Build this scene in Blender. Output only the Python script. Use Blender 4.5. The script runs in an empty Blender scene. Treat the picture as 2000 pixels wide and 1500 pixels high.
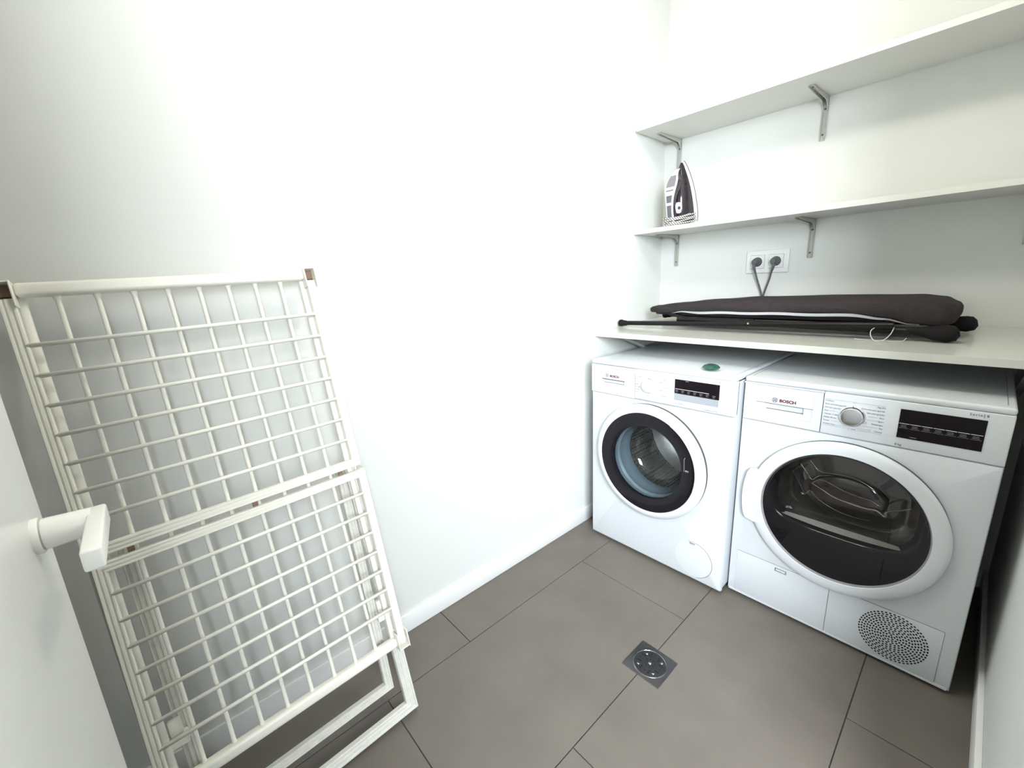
import bpy, bmesh, math, random
from mathutils import Vector, Matrix
random.seed(7)
S = bpy.context.scene
COL = S.collection
R = math.radians
PI = math.pi

# ------------------------------------------------------------------ camera
cam_d = bpy.data.cameras.new('camera')
cam = bpy.data.objects.new('camera', cam_d)
COL.objects.link(cam)
cam.location = (1.2105, -2.168, 1.1826)
cam.rotation_euler = (R(76.495), R(2.537), R(48.089))
cam_d.sensor_fit = 'HORIZONTAL'
cam_d.sensor_width = 36.0
cam_d.lens = 820.53 / 2000 * 36.0
cam_d.clip_start = 0.01
S.camera = cam

# ------------------------------------------------------------------ world, lights, exposure
world = bpy.data.worlds.new('world')
S.world = world
world.use_nodes = True
bgn = world.node_tree.nodes['Background']
bgn.inputs[0].default_value = (0.80, 0.90, 1.0, 1)
bgn.inputs[1].default_value = 0.3


def area(name, loc, target, sx, sy, power, col):
    d = bpy.data.lights.new(name, 'AREA')
    d.shape = 'RECTANGLE'
    d.size, d.size_y = sx, sy
    d.energy = power
    d.color = col
    o = bpy.data.objects.new(name, d)
    COL.objects.link(o)
    o.location = loc
    o.rotation_euler = (Vector(target) - Vector(loc)).to_track_quat('-Z', 'Y').to_euler()
    return o


# daylight of the hall window outside the doorway
area('hall_window_light', (2.61, -2.90, 1.80), (0.48, -0.62, 1.25), 1.60, 1.2, 290, (0.86, 0.93, 1.0))
CEIL_POWER = 28.0
S.view_settings.view_transform = 'Standard'
S.view_settings.look = 'None'
S.view_settings.exposure = 0.0
S.view_settings.gamma = 1.0
S.view_settings.use_curve_mapping = False


# ------------------------------------------------------------------ materials
def mat(name, col, rough=0.5, metal=0.0, noise=0.0, nscale=40, bump=0.0, bscale=200, coat=0.0, spec=0.5, emit=None, var2=None):
    m = bpy.data.materials.new(name)
    m.use_nodes = True
    nt = m.node_tree
    p = nt.nodes['Principled BSDF']
    p.inputs['Base Color'].default_value = (*col, 1)
    p.inputs['Roughness'].default_value = rough
    p.inputs['Metallic'].default_value = metal
    p.inputs['Specular IOR Level'].default_value = spec
    p.inputs['Coat Weight'].default_value = coat
    tc = nt.nodes.new('ShaderNodeTexCoord')
    # every material is procedural: a faint grain at least
    n = nt.nodes.new('ShaderNodeTexNoise')
    n.inputs['Scale'].default_value = nscale
    n.inputs['Detail'].default_value = 5
    nt.links.new(tc.outputs['Object'], n.inputs['Vector'])
    r = nt.nodes.new('ShaderNodeMix')
    r.data_type = 'RGBA'
    a = tuple(max(0, c * (1 - noise)) for c in col)
    b = var2 if var2 else tuple(min(1, c * (1 + noise)) for c in col)
    r.inputs[6].default_value = (*a, 1)
    r.inputs[7].default_value = (*b, 1)
    nt.links.new(n.outputs['Fac'], r.inputs[0])
    nt.links.new(r.outputs[2], p.inputs['Base Color'])
    if bump:
        n2 = nt.nodes.new('ShaderNodeTexNoise')
        n2.inputs['Scale'].default_value = bscale
        n2.inputs['Detail'].default_value = 3
        nt.links.new(tc.outputs['Object'], n2.inputs['Vector'])
        bp = nt.nodes.new('ShaderNodeBump')
        bp.inputs['Strength'].default_value = bump
        bp.inputs['Distance'].default_value = 0.002
        nt.links.new(n2.outputs['Fac'], bp.inputs['Height'])
        nt.links.new(bp.outputs['Normal'], p.inputs['Normal'])
    if emit:
        p.inputs['Emission Color'].default_value = (*emit[0], 1)
        p.inputs['Emission Strength'].default_value = emit[1]
    return m


def glass_mat(name, tint, ior, rough=0.01, spec=1.0):
    m = bpy.data.materials.new(name)
    m.use_nodes = True
    nt = m.node_tree
    nt.nodes.remove(nt.nodes['Principled BSDF'])
    out = nt.nodes['Material Output']
    tr = nt.nodes.new('ShaderNodeBsdfTransparent')
    tr.inputs[0].default_value = (*tint, 1)
    gl = nt.nodes.new('ShaderNodeBsdfGlossy')
    gl.inputs['Roughness'].default_value = rough
    gl.inputs[0].default_value = (spec, spec, spec, 1)
    # Schlick Fresnel, the same from both faces of the pane
    f0 = ((ior - 1) / (ior + 1)) ** 2
    ge = nt.nodes.new('ShaderNodeNewGeometry')
    dp = nt.nodes.new('ShaderNodeVectorMath')
    dp.operation = 'DOT_PRODUCT'
    nt.links.new(ge.outputs['Normal'], dp.inputs[0])
    nt.links.new(ge.outputs['Incoming'], dp.inputs[1])

    def mth(op, a, b=None):
        n = nt.nodes.new('ShaderNodeMath')
        n.operation = op
        for i, v in enumerate((a, b)):
            if v is None:
                continue
            if isinstance(v, (int, float)):
                n.inputs[i].default_value = v
            else:
                nt.links.new(v, n.inputs[i])
        return n.outputs[0]
    fres = mth('ADD', mth('MULTIPLY', mth('POWER', mth('SUBTRACT', 1.0, mth('ABSOLUTE', dp.outputs['Value'])), 5.0), 1 - f0), f0)
    mx = nt.nodes.new('ShaderNodeMixShader')
    nt.links.new(fres, mx.inputs[0])
    nt.links.new(tr.outputs[0], mx.inputs[1])
    nt.links.new(gl.outputs[0], mx.inputs[2])
    nt.links.new(mx.outputs[0], out.inputs[0])
    return m


M = {}
M['wall'] = mat('wall_paint', (0.70, 0.712, 0.685), 0.75, noise=0.012, nscale=6, bump=0.06, bscale=180)
M['ceiling'] = mat('ceiling_paint', (0.72, 0.72, 0.70), 0.85, noise=0.01)
M['base'] = mat('baseboard_paint', (0.80, 0.805, 0.79), 0.4, noise=0.02, nscale=30)
M['tile'] = mat('porcelain_tile', (0.140, 0.123, 0.105), 0.45, noise=0.20, nscale=7, bump=0.05, bscale=420)
M['grout'] = mat('grout', (0.065, 0.052, 0.043), 0.9, noise=0.25, nscale=60)
M['door'] = mat('door_lacquer', (0.80, 0.80, 0.77), 0.3, noise=0.02, nscale=12)
M['doorhw'] = mat('white_door_hardware', (0.85, 0.85, 0.80), 0.25, noise=0.01)
M['shelf'] = mat('white_laminate', (0.66, 0.66, 0.625), 0.38, noise=0.015, nscale=20)
M['worktop'] = mat('glossy_white_laminate', (0.60, 0.605, 0.55), 0.16, noise=0.015, nscale=20)
M['bracket'] = mat('bracket_paint', (0.44, 0.445, 0.40), 0.4, noise=0.04, nscale=60)
M['screw'] = mat('screw_head', (0.10, 0.10, 0.09), 0.45, metal=0.6, noise=0.1)
M['enamel'] = mat('white_enamel', (0.655, 0.685, 0.71), 0.22, noise=0.008, nscale=8)
M['plastic'] = mat('white_plastic', (0.675, 0.70, 0.725), 0.3, noise=0.008)
M['greyplastic'] = mat('light_grey_plastic', (0.55, 0.58, 0.62), 0.3, noise=0.02)
M['seam'] = mat('dark_seam', (0.05, 0.055, 0.06), 0.6, noise=0.1)
M['softseam'] = mat('soft_seam', (0.20, 0.23, 0.26), 0.6, noise=0.05)
M['black'] = mat('black_gloss', (0.009, 0.006, 0.008), 0.08, noise=0.1, spec=0.16)
M['blackring'] = mat('black_door_trim', (0.011, 0.010, 0.013), 0.10, noise=0.1, spec=0.2)
M['blackmatt'] = mat('black_matt', (0.012, 0.011, 0.012), 0.5, noise=0.2)
M['rubber'] = mat('grey_gasket_rubber', (0.135, 0.165, 0.18), 0.38, noise=0.08, nscale=15)
M['silver'] = mat('silver_panel', (0.42, 0.45, 0.49), 0.35, metal=0.3, noise=0.02)
M['chrome'] = mat('chrome', (0.82, 0.82, 0.84), 0.14, metal=1.0, noise=0.04)
M['ink'] = mat('grey_print', (0.05, 0.055, 0.065), 0.6, noise=0.05)
M['inklight'] = mat('light_grey_print', (0.15, 0.17, 0.21), 0.6, noise=0.05)
M['red'] = mat('red_print', (0.11, 0.003, 0.008), 0.5, noise=0.05)
M['whiteprint'] = mat('white_print', (0.75, 0.75, 0.75), 0.5, noise=0.02)
M['greyprint'] = mat('dim_print', (0.30, 0.29, 0.29), 0.5, noise=0.02)
M['glass'] = glass_mat('door_glass', (0.86, 0.92, 0.95), 1.5)
M['smoke'] = glass_mat('smoked_door_glass', (0.72, 0.70, 0.70), 1.45)
M['innerglass'] = glass_mat('inner_door_glass', (0.84, 0.83, 0.82), 2.2, 0.03)
M['rack'] = mat('cream_plastic_coating', (0.86, 0.845, 0.76), 0.38, noise=0.03, nscale=30, bump=0.05, bscale=120)
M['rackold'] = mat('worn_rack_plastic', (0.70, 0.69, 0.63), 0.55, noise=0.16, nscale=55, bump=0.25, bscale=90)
M['rust'] = mat('bare_brown_socket', (0.26, 0.17, 0.12), 0.7, noise=0.3, nscale=70)
M['fabric'] = mat('brown_black_cover_fabric', (0.036, 0.030, 0.031), 0.9, noise=0.3, nscale=70, bump=0.35, bscale=500, spec=0.2)
M['tube'] = mat('black_painted_tube', (0.006, 0.005, 0.006), 0.35, noise=0.2, spec=0.25)
M['footrubber'] = mat('black_rubber_foot', (0.010, 0.008, 0.009), 0.75, noise=0.3, nscale=50, spec=0.2)
M['tape'] = mat('white_hem_tape', (0.66, 0.66, 0.68), 0.8, noise=0.06, nscale=90)
M['gem'] = mat('green_translucent', (0.0, 0.085, 0.045), 0.12, noise=0.1, nscale=30, coat=0.3)
M['gem'].node_tree.nodes['Principled BSDF'].inputs['Transmission Weight'].default_value = 0.25
M['socket'] = mat('socket_white', (0.78, 0.79, 0.77), 0.28, noise=0.01)
M['plug'] = mat('grey_plug_rubber', (0.10, 0.10, 0.11), 0.5, noise=0.08)
M['ironbody'] = mat('iron_dark_plum', (0.022, 0.015, 0.022), 0.12, noise=0.1, coat=0.3)
M['irongrey'] = mat('iron_grey_inlay', (0.115, 0.12, 0.14), 0.35, noise=0.05)
M['ironlgrey'] = mat('iron_light_grey', (0.22, 0.21, 0.23), 0.35, noise=0.05)
M['steel'] = mat('brushed_steel', (0.095, 0.093, 0.097), 0.33, metal=0.9, noise=0.12, nscale=60, bump=0.03, bscale=150)
M['hole'] = mat('dark_hole', (0.006, 0.006, 0.006), 0.9, noise=0.1)
M['led'] = mat('lamp_diffuser', (0.9, 0.88, 0.84), 0.6, emit=((1.0, 0.96, 0.86), 1.0))


def cord_mat():
    m = mat('braided_cord', (0.55, 0.53, 0.50), 0.85)
    nt = m.node_tree
    p = nt.nodes['Principled BSDF']
    tc = nt.nodes.new('ShaderNodeTexCoord')
    w = nt.nodes.new('ShaderNodeTexWave')
    w.inputs['Scale'].default_value = 42
    w.bands_direction = 'DIAGONAL'
    nt.links.new(tc.outputs['Object'], w.inputs['Vector'])
    mx = nt.nodes.new('ShaderNodeMix')
    mx.data_type = 'RGBA'
    mx.inputs[6].default_value = (0.12, 0.115, 0.11, 1)
    mx.inputs[7].default_value = (0.80, 0.78, 0.74, 1)
    nt.links.new(w.outputs['Fac'], mx.inputs[0])
    nt.links.new(mx.outputs[2], p.inputs['Base Color'])
    return m


M['cord'] = cord_mat()


def drum_mat():
    m = mat('perforated_drum_steel', (0.5, 0.48, 0.46), 0.3, metal=1.0)
    nt = m.node_tree
    p = nt.nodes['Principled BSDF']
    tc = nt.nodes.new('ShaderNodeTexCoord')
    v = nt.nodes.new('ShaderNodeTexVoronoi')
    v.inputs['Scale'].default_value = 75
    v.inputs['Randomness'].default_value = 0.1
    nt.links.new(tc.outputs['Object'], v.inputs['Vector'])
    cr = nt.nodes.new('ShaderNodeValToRGB')
    cr.color_ramp.elements[0].position = 0.18
    cr.color_ramp.elements[0].color = (0.03, 0.028, 0.026, 1)
    cr.color_ramp.elements[1].position = 0.34
    cr.color_ramp.elements[1].color = (0.50, 0.48, 0.46, 1)
    nt.links.new(v.outputs['Distance'], cr.inputs[0])
    nt.links.new(cr.outputs[0], p.inputs['Base Color'])
    b = nt.nodes.new('ShaderNodeBump')
    b.inputs['Strength'].default_value = 0.7
    b.inputs['Distance'].default_value = 0.004
    nt.links.new(v.outputs['Distance'], b.inputs['Height'])
    nt.links.new(b.outputs['Normal'], p.inputs['Normal'])
    return m


M['drum'] = drum_mat()
M['drumplain'] = mat('drum_steel', (0.75, 0.73, 0.70), 0.24, metal=1.0, noise=0.1, nscale=12, bump=0.2, bscale=25)


# ------------------------------------------------------------------ mesh helpers
def link(name, me, parent=None, m=None, smooth=False, loc=None):
    o = bpy.data.objects.new(name, me)
    COL.objects.link(o)
    if m is not None and not me.materials:
        me.materials.append(m)
    if smooth:
        for p in me.polygons:
            p.use_smooth = True
        try:
            me.set_sharp_from_angle(angle=R(40))
        except Exception:
            pass
    if parent is not None:
        o.parent = parent
    if loc is not None:
        o.location = loc
    return o


def bm_obj(name, bm, m, parent=None, smooth=False, loc=None):
    bmesh.ops.recalc_face_normals(bm, faces=bm.faces)
    me = bpy.data.meshes.new(name)
    bm.to_mesh(me)
    bm.free()
    return link(name, me, parent, m, smooth, loc)


def tag(o, label=None, cat=None, group=None, kind=None):
    if label:
        o['label'] = label
    if cat:
        o['category'] = cat
    if group:
        o['group'] = group
    if kind:
        o['kind'] = kind
    return o


def empty(name, loc=(0, 0, 0), rotz=0.0):
    o = bpy.data.objects.new(name, None)
    COL.objects.link(o)
    o.location = loc
    o.rotation_euler = (0, 0, rotz)
    o.empty_display_size = 0.05
    return o


def add_box(bm, x0, x1, y0, y1, z0, z1, bev=0.0, seg=2):
    b = bmesh.new()
    bmesh.ops.create_cube(b, size=1)
    for v in b.verts:
        v.co = Vector(((x0 + x1) / 2 + v.co.x * (x1 - x0), (y0 + y1) / 2 + v.co.y * (y1 - y0), (z0 + z1) / 2 + v.co.z * (z1 - z0)))
    if bev:
        bmesh.ops.bevel(b, geom=list(b.edges), offset=bev, segments=seg, affect='EDGES', profile=0.5)
    merge(bm, b)


def merge(bm, b, mtx=None):
    if mtx is not None:
        bmesh.ops.transform(b, matrix=mtx, verts=b.verts)
    idx = {}
    for v in b.verts:
        idx[v] = bm.verts.new(v.co)
    for f in b.faces:
        try:
            bm.faces.new([idx[v] for v in f.verts])
        except ValueError:
            pass
    b.free()


def box(name, x0, x1, y0, y1, z0, z1, m, parent=None, bev=0.0, seg=2):
    bm = bmesh.new()
    add_box(bm, x0, x1, y0, y1, z0, z1, bev, seg)
    return bm_obj(name, bm, m, parent, smooth=bev > 0)


def add_tube(bm, pts, r, n=10, cap=True, closed=False):
    """tube along a polyline; r a number or list"""
    pts = [Vector(p) for p in pts]
    k = len(pts)
    rs = r if isinstance(r, (list, tuple)) else [r] * k
    rings = []
    up = None
    for i, p in enumerate(pts):
        if closed:
            t = (pts[(i + 1) % k] - pts[i - 1]).normalized()
        elif i == 0:
            t = (pts[1] - p).normalized()
        elif i == k - 1:
            t = (p - pts[i - 1]).normalized()
        else:
            t = ((pts[i + 1] - p).normalized() + (p - pts[i - 1]).normalized())
            t = t.normalized() if t.length > 1e-6 else (p - pts[i - 1]).normalized()
        if up is None:
            up = Vector((0, 0, 1)) if abs(t.z) < 0.9 else Vector((0, 1, 0))
        a = t.cross(up)
        if a.length < 1e-5:
            a = t.orthogonal()
        a.normalize()
        b = a.cross(t).normalized()
        up = b
        rings.append([bm.verts.new(p + (a * math.cos(2 * PI * j / n) + b * math.sin(2 * PI * j / n)) * rs[i]) for j in range(n)])
    m = k if closed else k - 1
    for i in range(m):
        A, B = rings[i], rings[(i + 1) % k]
        for j in range(n):
            bm.faces.new([A[j], A[(j + 1) % n], B[(j + 1) % n], B[j]])
    if cap and not closed:
        bm.faces.new(rings[0][::-1])
        bm.faces.new(rings[-1])


def tube(name, pts, r, m, parent=None, n=10, closed=False):
    bm = bmesh.new()
    add_tube(bm, pts, r, n, True, closed)
    return bm_obj(name, bm, m, parent, smooth=True)


def catmull(pts, sub=8):
    pts = [Vector(p) for p in pts]
    P = [pts[0] * 2 - pts[1]] + pts + [pts[-1] * 2 - pts[-2]]
    out = []
    for i in range(1, len(P) - 2):
        for s in range(sub):
            t = s / sub
            a, b, c, d = P[i - 1], P[i], P[i + 1], P[i + 2]
            out.append(0.5 * ((2 * b) + (c - a) * t + (2 * a - 5 * b + 4 * c - d) * t * t + (3 * b - a - 3 * c + d) * t ** 3))
    out.append(pts[-1])
    return out


def add_lathe_y(bm, prof, cx, cz, n=64, a0=0.0, a1=2 * PI):
    """profile [(radius, y)] turned about the axis along Y through (cx, cz)"""
    full = abs(a1 - a0 - 2 * PI) < 1e-6
    cnt = n if full else n + 1
    rings = []
    for (r, y) in prof:
        if r < 1e-6:
            rings.append([bm.verts.new((cx, y, cz))])
        else:
            rings.append([bm.verts.new((cx + r * math.cos(a0 + (a1 - a0) * j / n), y, cz + r * math.sin(a0 + (a1 - a0) * j / n))) for j in range(cnt)])
    for A, B in zip(rings, rings[1:]):
        for j in range(n):
            j2 = (j + 1) % cnt
            if len(A) == 1 and len(B) == 1:
                continue
            if len(A) == 1:
                bm.faces.new([A[0], B[j], B[j2]])
            elif len(B) == 1:
                bm.faces.new([A[j], A[j2], B[0]])
            else:
                bm.faces.new([A[j], A[j2], B[j2], B[j]])


def lathe_y(name, prof, cx, cz, m, parent=None, n=64, a0=0.0, a1=2 * PI):
    bm = bmesh.new()
    add_lathe_y(bm, prof, cx, cz, n, a0, a1)
    return bm_obj(name, bm, m, parent, smooth=True)


def text(name, s, x, z, size, m, parent, y=-0.0007, align='LEFT', bold=0.0, space=1.0, sx=1.0):
    """flat lettering standing in an XZ plane, read from -Y"""
    c = bpy.data.curves.new(name, 'FONT')
    c.body = s
    c.size = size
    c.align_x = align
    c.align_y = 'CENTER'
    c.space_character = space
    c.offset = bold
    c.resolution_u = 3
    t = bpy.data.objects.new(name, c)
    COL.objects.link(t)
    dg = bpy.context.evaluated_depsgraph_get()
    me = bpy.data.meshes.new_from_object(t.evaluated_get(dg))
    bpy.data.objects.remove(t)
    bpy.data.curves.remove(c)
    for v in me.vertices:
        v.co = Vector((v.co.x * sx, 0, v.co.y))
    me.name = name
    me.materials.clear()
    o = link(name, me, parent, m)
    o.location = (x, y, z)
    return o


def panel_with_hole(name, x0, x1, z0, z1, cx, cz, r, y0, y1, m, parent, bev=0.0, n=96):
    """slab from y0 (front) to y1 with a round hole"""
    bm = bmesh.new()
    angs = [2 * PI * i / n for i in range(n)]
    for (x, z) in ((x0, z0), (x1, z0), (x1, z1), (x0, z1)):
        angs.append(math.atan2(z - cz, x - cx) % (2 * PI))
    angs = sorted(set(round(a, 6) for a in angs))

    def outer(a, ins):
        X0, X1, Z0, Z1 = x0 + ins, x1 - ins, z0 + ins, z1 - ins
        dx, dz = math.cos(a), math.sin(a)
        t = 1e9
        if dx > 1e-9: t = min(t, (x1 - cx) / dx)
        if dx < -1e-9: t = min(t, (x0 - cx) / dx)
        if dz > 1e-9: t = min(t, (z1 - cz) / dz)
        if dz < -1e-9: t = min(t, (z0 - cz) / dz)
        X, Z = cx + t * dx, cz + t * dz
        return (min(max(X, X0), X1), min(max(Z, Z0), Z1))
    rows = []
    levels = [(bev, y0), (bev * 0.3, y0 + bev * 0.3), (0, y0 + bev)] if bev else [(0, y0)]
    inner_f = [bm.verts.new((cx + r * math.cos(a), y0, cz + r * math.sin(a))) for a in angs]
    rows.append([bm.verts.new((cx + r * math.cos(a), y1, cz + r * math.sin(a))) for a in angs])
    rows.append(inner_f)
    for ins, y in levels:
        rows.append([bm.verts.new((outer(a, ins)[0], y, outer(a, ins)[1])) for a in angs])
    rows.append([bm.verts.new((outer(a, 0)[0], y1, outer(a, 0)[1])) for a in angs])
    k = len(angs)
    for A, B in zip(rows, rows[1:]):
        for j in range(k):
            bm.faces.new([A[j], A[(j + 1) % k], B[(j + 1) % k], B[j]])
    for j in range(k):
        bm.faces.new([rows[-1][j], rows[-1][(j + 1) % k], rows[0][(j + 1) % k], rows[0][j]])
    return bm_obj(name, bm, m, parent, smooth=True)


def seam(name, pts, parent, m, w=0.0012, y=-0.0004, closed=False):
    """thin joint line on a front plane: a polyline in XZ made of flat strips"""
    bm = bmesh.new()
    P = list(pts)
    if closed:
        P.append(P[0])
    for (xa, za), (xb, zb) in zip(P, P[1:]):
        d = Vector((xb - xa, zb - za))
        d.normalize()
        nrm = Vector((-d.y, d.x)) * w / 2
        e = d * w / 2
        q = [(xa - e.x + nrm.x, za - e.y + nrm.y), (xb + e.x + nrm.x, zb + e.y + nrm.y), (xb + e.x - nrm.x, zb + e.y - nrm.y), (xa - e.x - nrm.x, za - e.y - nrm.y)]
        bm.faces.new([bm.verts.new((a, y, b)) for a, b in q])
    return bm_obj(name, bm, m, parent)


def arc_pts(cx, cz, r, a0, a1, n=24):
    return [(cx + r * math.cos(a0 + (a1 - a0) * i / n), cz + r * math.sin(a0 + (a1 - a0) * i / n)) for i in range(n + 1)]


# ------------------------------------------------------------------ the room
WX = 1.352          # right wall
FY = -2.95          # wall behind the open door
CZ = 2.55           # ceiling height
J0, J1, JH = -2.34, -1.33, 2.10   # doorway in the right wall

tag(box('wall_left', -0.12, 0.0, FY - 0.12, 0.12, 0, CZ, M['wall']), kind='structure')
tag(box('wall_back', 0.0, WX + 0.12, 0.0, 0.12, 0, CZ, M['wall']), kind='structure')
bm = bmesh.new()
add_box(bm, WX, WX + 0.12, J1, 0.0, 0, CZ)
add_box(bm, WX, WX + 0.12, FY, J0, 0, CZ)
add_box(bm, WX, WX + 0.12, J0, J1, JH, CZ)
tag(bm_obj('wall_right', bm, M['wall']), kind='structure')
tag(box('wall_front', 0.0, WX + 0.12, FY - 0.12, FY, 0, CZ, M['wall']), kind='structure')
tag(box('ceiling', -0.12, WX + 0.12, FY - 0.12, 0.12, CZ, CZ + 0.1, M['ceiling']), kind='structure')
floor = tag(box('floor', -0.12, WX + 0.9, FY - 0.12, 0.12, -0.12, -0.0035, M['grout']), kind='structure')

# porcelain tiles, each its own piece
COLX = [-0.264, 0.1945, 0.6535, 1.1135, 1.5725, 2.03]
OFFY = [-1.519, -0.919, -1.525, -0.935, -1.52]
G = 0.0012
for ci in range(5):
    x0, x1 = COLX[ci] + G, COLX[ci + 1] - G
    base = OFFY[ci]
    for k in range(-3, 4):
        y0 = base + 0.9 * k
        y1 = y0 + 0.9
        a, b = max(y0, FY) + (G if y0 > FY else 0), min(y1, 0.0) - (G if y1 < 0 else 0)
        xa = max(x0, 0.0)
        xb = min(x1, WX + 0.85)
        if b - a < 0.02 or xb - xa < 0.02:
            continue
        bm = bmesh.new()
        add_box(bm, xa, xb, a, b, -0.003, 0.0, 0.0007, 1)
        bm_obj('tile', bm, M['tile'], floor)

# baseboards
tag(box('baseboard_left', 0.0, 0.009, FY, -0.02, 0.0005, 0.072, M['base'], None, 0.002), kind='structure')
tag(box('baseboard_right', WX - 0.013, WX, J1 + 0.002, -0.02, 0.0005, 0.072, M['base'], None, 0.002), kind='structure')
tag(box('baseboard_back', 0.01, WX - 0.014, -0.013, 0.0, 0.0005, 0.072, M['base'], None, 0.002), kind='structure')
# doorway lining
bm = bmesh.new()
add_box(bm, WX - 0.012, WX + 0.132, J1 - 0.02, J1 - 0.0005, 0, JH + 0.02, 0.002)
add_box(bm, WX - 0.0, WX + 0.132, J0 + 0.0005, J0 + 0.02, 0, JH + 0.02, 0.002)
add_box(bm, WX - 0.0, WX + 0.132, J0 + 0.02, J1 - 0.02, JH - 0.02, JH - 0.0005, 0.002)
tag(bm_obj('trim_1', bm, M['base'], None, True), kind='structure')

# ------------------------------------------------------------------ door leaf, open at a right angle
DX0, DX1, DF = 0.440, 1.338, -2.302
door = tag(box('door_1', DX0, DX1, DF - 0.04, DF, 0.008, 2.05, M['door'], None, 0.0015), kind='structure')
HX, HZ = 0.502, 0.918
bm = bmesh.new()
add_lathe_y(bm, [(0.0, DF), (0.0215, DF), (0.0215, DF + 0.005), (0.0205, DF + 0.0065), (0.0, DF + 0.0065)], HX, HZ, 32)
rose = bm_obj('rose', bm, M['doorhw'], door, True)
bm = bmesh.new()
add_lathe_y(bm, [(0.0, DF + 0.006), (0.0165, DF + 0.006), (0.0165, DF + 0.0078), (0.0185, DF + 0.0080), (0.0185, DF + 0.012), (0.0165, DF + 0.05), (0.0, DF + 0.05)], HX, HZ, 32)
add_box(bm, HX - 0.0165, HX + 0.116, DF + 0.046, DF + 0.0635, HZ - 0.0125, HZ + 0.0125, 0.003, 3)
bm_obj('lever_handle', bm, M['doorhw'], door, True)

# ------------------------------------------------------------------ shelves
YM, YU = -0.267, -0.289


def bracket(parent, x, zb, arm, drop, skew, wd=0.019):
    """L bracket of channel section under a shelf at height zb; wall at y=0"""
    b = bmesh.new()
    t = 0.0022
    # wall strip with two raised flanges
    add_box(b, -wd / 2, wd / 2, -t, 0, -drop, 0, 0.0006, 1)
    add_box(b, -wd / 2, -wd / 2 + 0.0035, -0.007, 0, -drop + 0.004, 0, 0.0008, 1)
    add_box(b, wd / 2 - 0.0035, wd / 2, -0.007, 0, -drop + 0.004, 0, 0.0008, 1)
    add_box(b, -wd / 2, wd / 2, -arm, 0, -t, 0, 0.0006, 1)
    for sx in (-wd / 2, wd / 2 - 0.003):
        # side web tapering to the tip
        prof = [(0, 0), (-arm, 0), (-arm, -0.006), (-0.03, -0.017), (-0.011, -0.034), (0, -0.06)]
        va = [b.verts.new((sx, p[0], p[1])) for p in prof]
        vb = [b.verts.new((sx + 0.003, p[0], p[1])) for p in prof]
        b.faces.new(va[::-1])
        b.faces.new(vb)
        for i in range(len(prof)):
            j = (i + 1) % len(prof)
            b.faces.new([va[i], va[j], vb[j], vb[i]])
    o = bm_obj('bracket', b, M['bracket'], parent, True)
    o.location = (x, -0.0005, zb - 0.0003)
    o.rotation_euler = (0, 0, -skew)
    for zz in (-0.042, -drop + 0.022):
        s = bmesh.new()
        add_lathe_y(s, [(0, -0.0048), (0.002, -0.0048), (0.0034, -0.0036), (0.0034, -0.0018), (0, -0.0018)], 0, zz, 12)
        bm_obj('screw', s, M['screw'], o, True)
    for yy in (-0.05, -arm + 0.02):
        s = bmesh.new()
        add_lathe_y(s, [(0, -0.0012), (0.0032, -0.001), (0.0032, 0.0018), (0, 0.0018)], 0, 0, 12)
        bmesh.ops.transform(s, matrix=Matrix.Translation((0, yy, -0.0032)) @ Matrix.Rotation(R(90), 4, 'X'), verts=s.verts)
        bm_obj('screw', s, M['screw'], o, True)
    return o


def shelf(label, x0, zb, y0, arm, xs, skews):
    t = box('wall_shelf', x0, WX - 0.002, y0, -0.001, zb, zb + 0.02, M['shelf'], None, 0.0008, 1)
    tag(t, label, 'shelf', 'shelves on the back wall')
    for x, sk in zip(xs, skews):
        bracket(t, x, zb, arm, 0.155, sk)
    return t


shelf('upper white wall shelf, the bare one highest above the iron', 0.014, 1.831, YU, 0.186, (0.079, 0.673, 1.262), (R(3), R(2), 0))
shelf('middle white wall shelf carrying the clothes iron', 0.001, 1.385, YM, 0.16, (0.088, 0.677, 1.262), (R(9), R(6), 0))

# deep board over the machines, dipping a little to the front
wt = empty('worktop_shelf', (0, -0.001, 0.967))
wt.rotation_euler = (R(2.25), 0, 0)
tag(wt, 'deep white worktop shelf above the two machines, ironing board on it', 'shelf')
WD = 0.573
box('board', 0.0015, WX - 0.003, -WD, 0, -0.022, 0, M['worktop'], wt, 0.0008, 1)
for bx in (0.075, 1.315):
    bm = bmesh.new()
    add_box(bm, bx - 0.011, bx + 0.011, -0.50, -0.002, -0.026, -0.0222, 0.0005, 1)
    add_box(bm, bx - 0.011, bx + 0.011, -0.006, -0.002, -0.235, -0.0222, 0.0005, 1)
    a, b_ = Vector((bx, -0.49, -0.026)), Vector((bx, -0.006, -0.225))
    d = (b_ - a).normalized()
    nn = Vector((0, -d.z, d.y))
    for s_ in (-0.010, 0.0065):
        q = []
        for P in (a, b_):
            for k in (0, 0.006):
                for xx in (s_, s_ + 0.0035 + 0.0):
                    q.append(bm.verts.new(P + nn * -k + Vector((xx, 0, 0))))
        for f in ((0, 1, 3, 2), (4, 5, 7, 6), (0, 1, 5, 4), (2, 3, 7, 6), (0, 2, 6, 4), (1, 3, 7, 5)):
            bm.faces.new([q[i] for i in f])
    q = [bm.verts.new(P + Vector((xx, 0, 0))) for P in (a, b_) for xx in (-0.010, 0.010)]
    bm.faces.new([q[0], q[1], q[3], q[2]])
    bm_obj('bracket', bm, M['shelf'], wt)


def work_z(y):
    return 0.967 + (y + 0.001) * math.tan(R(2.25))


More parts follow.
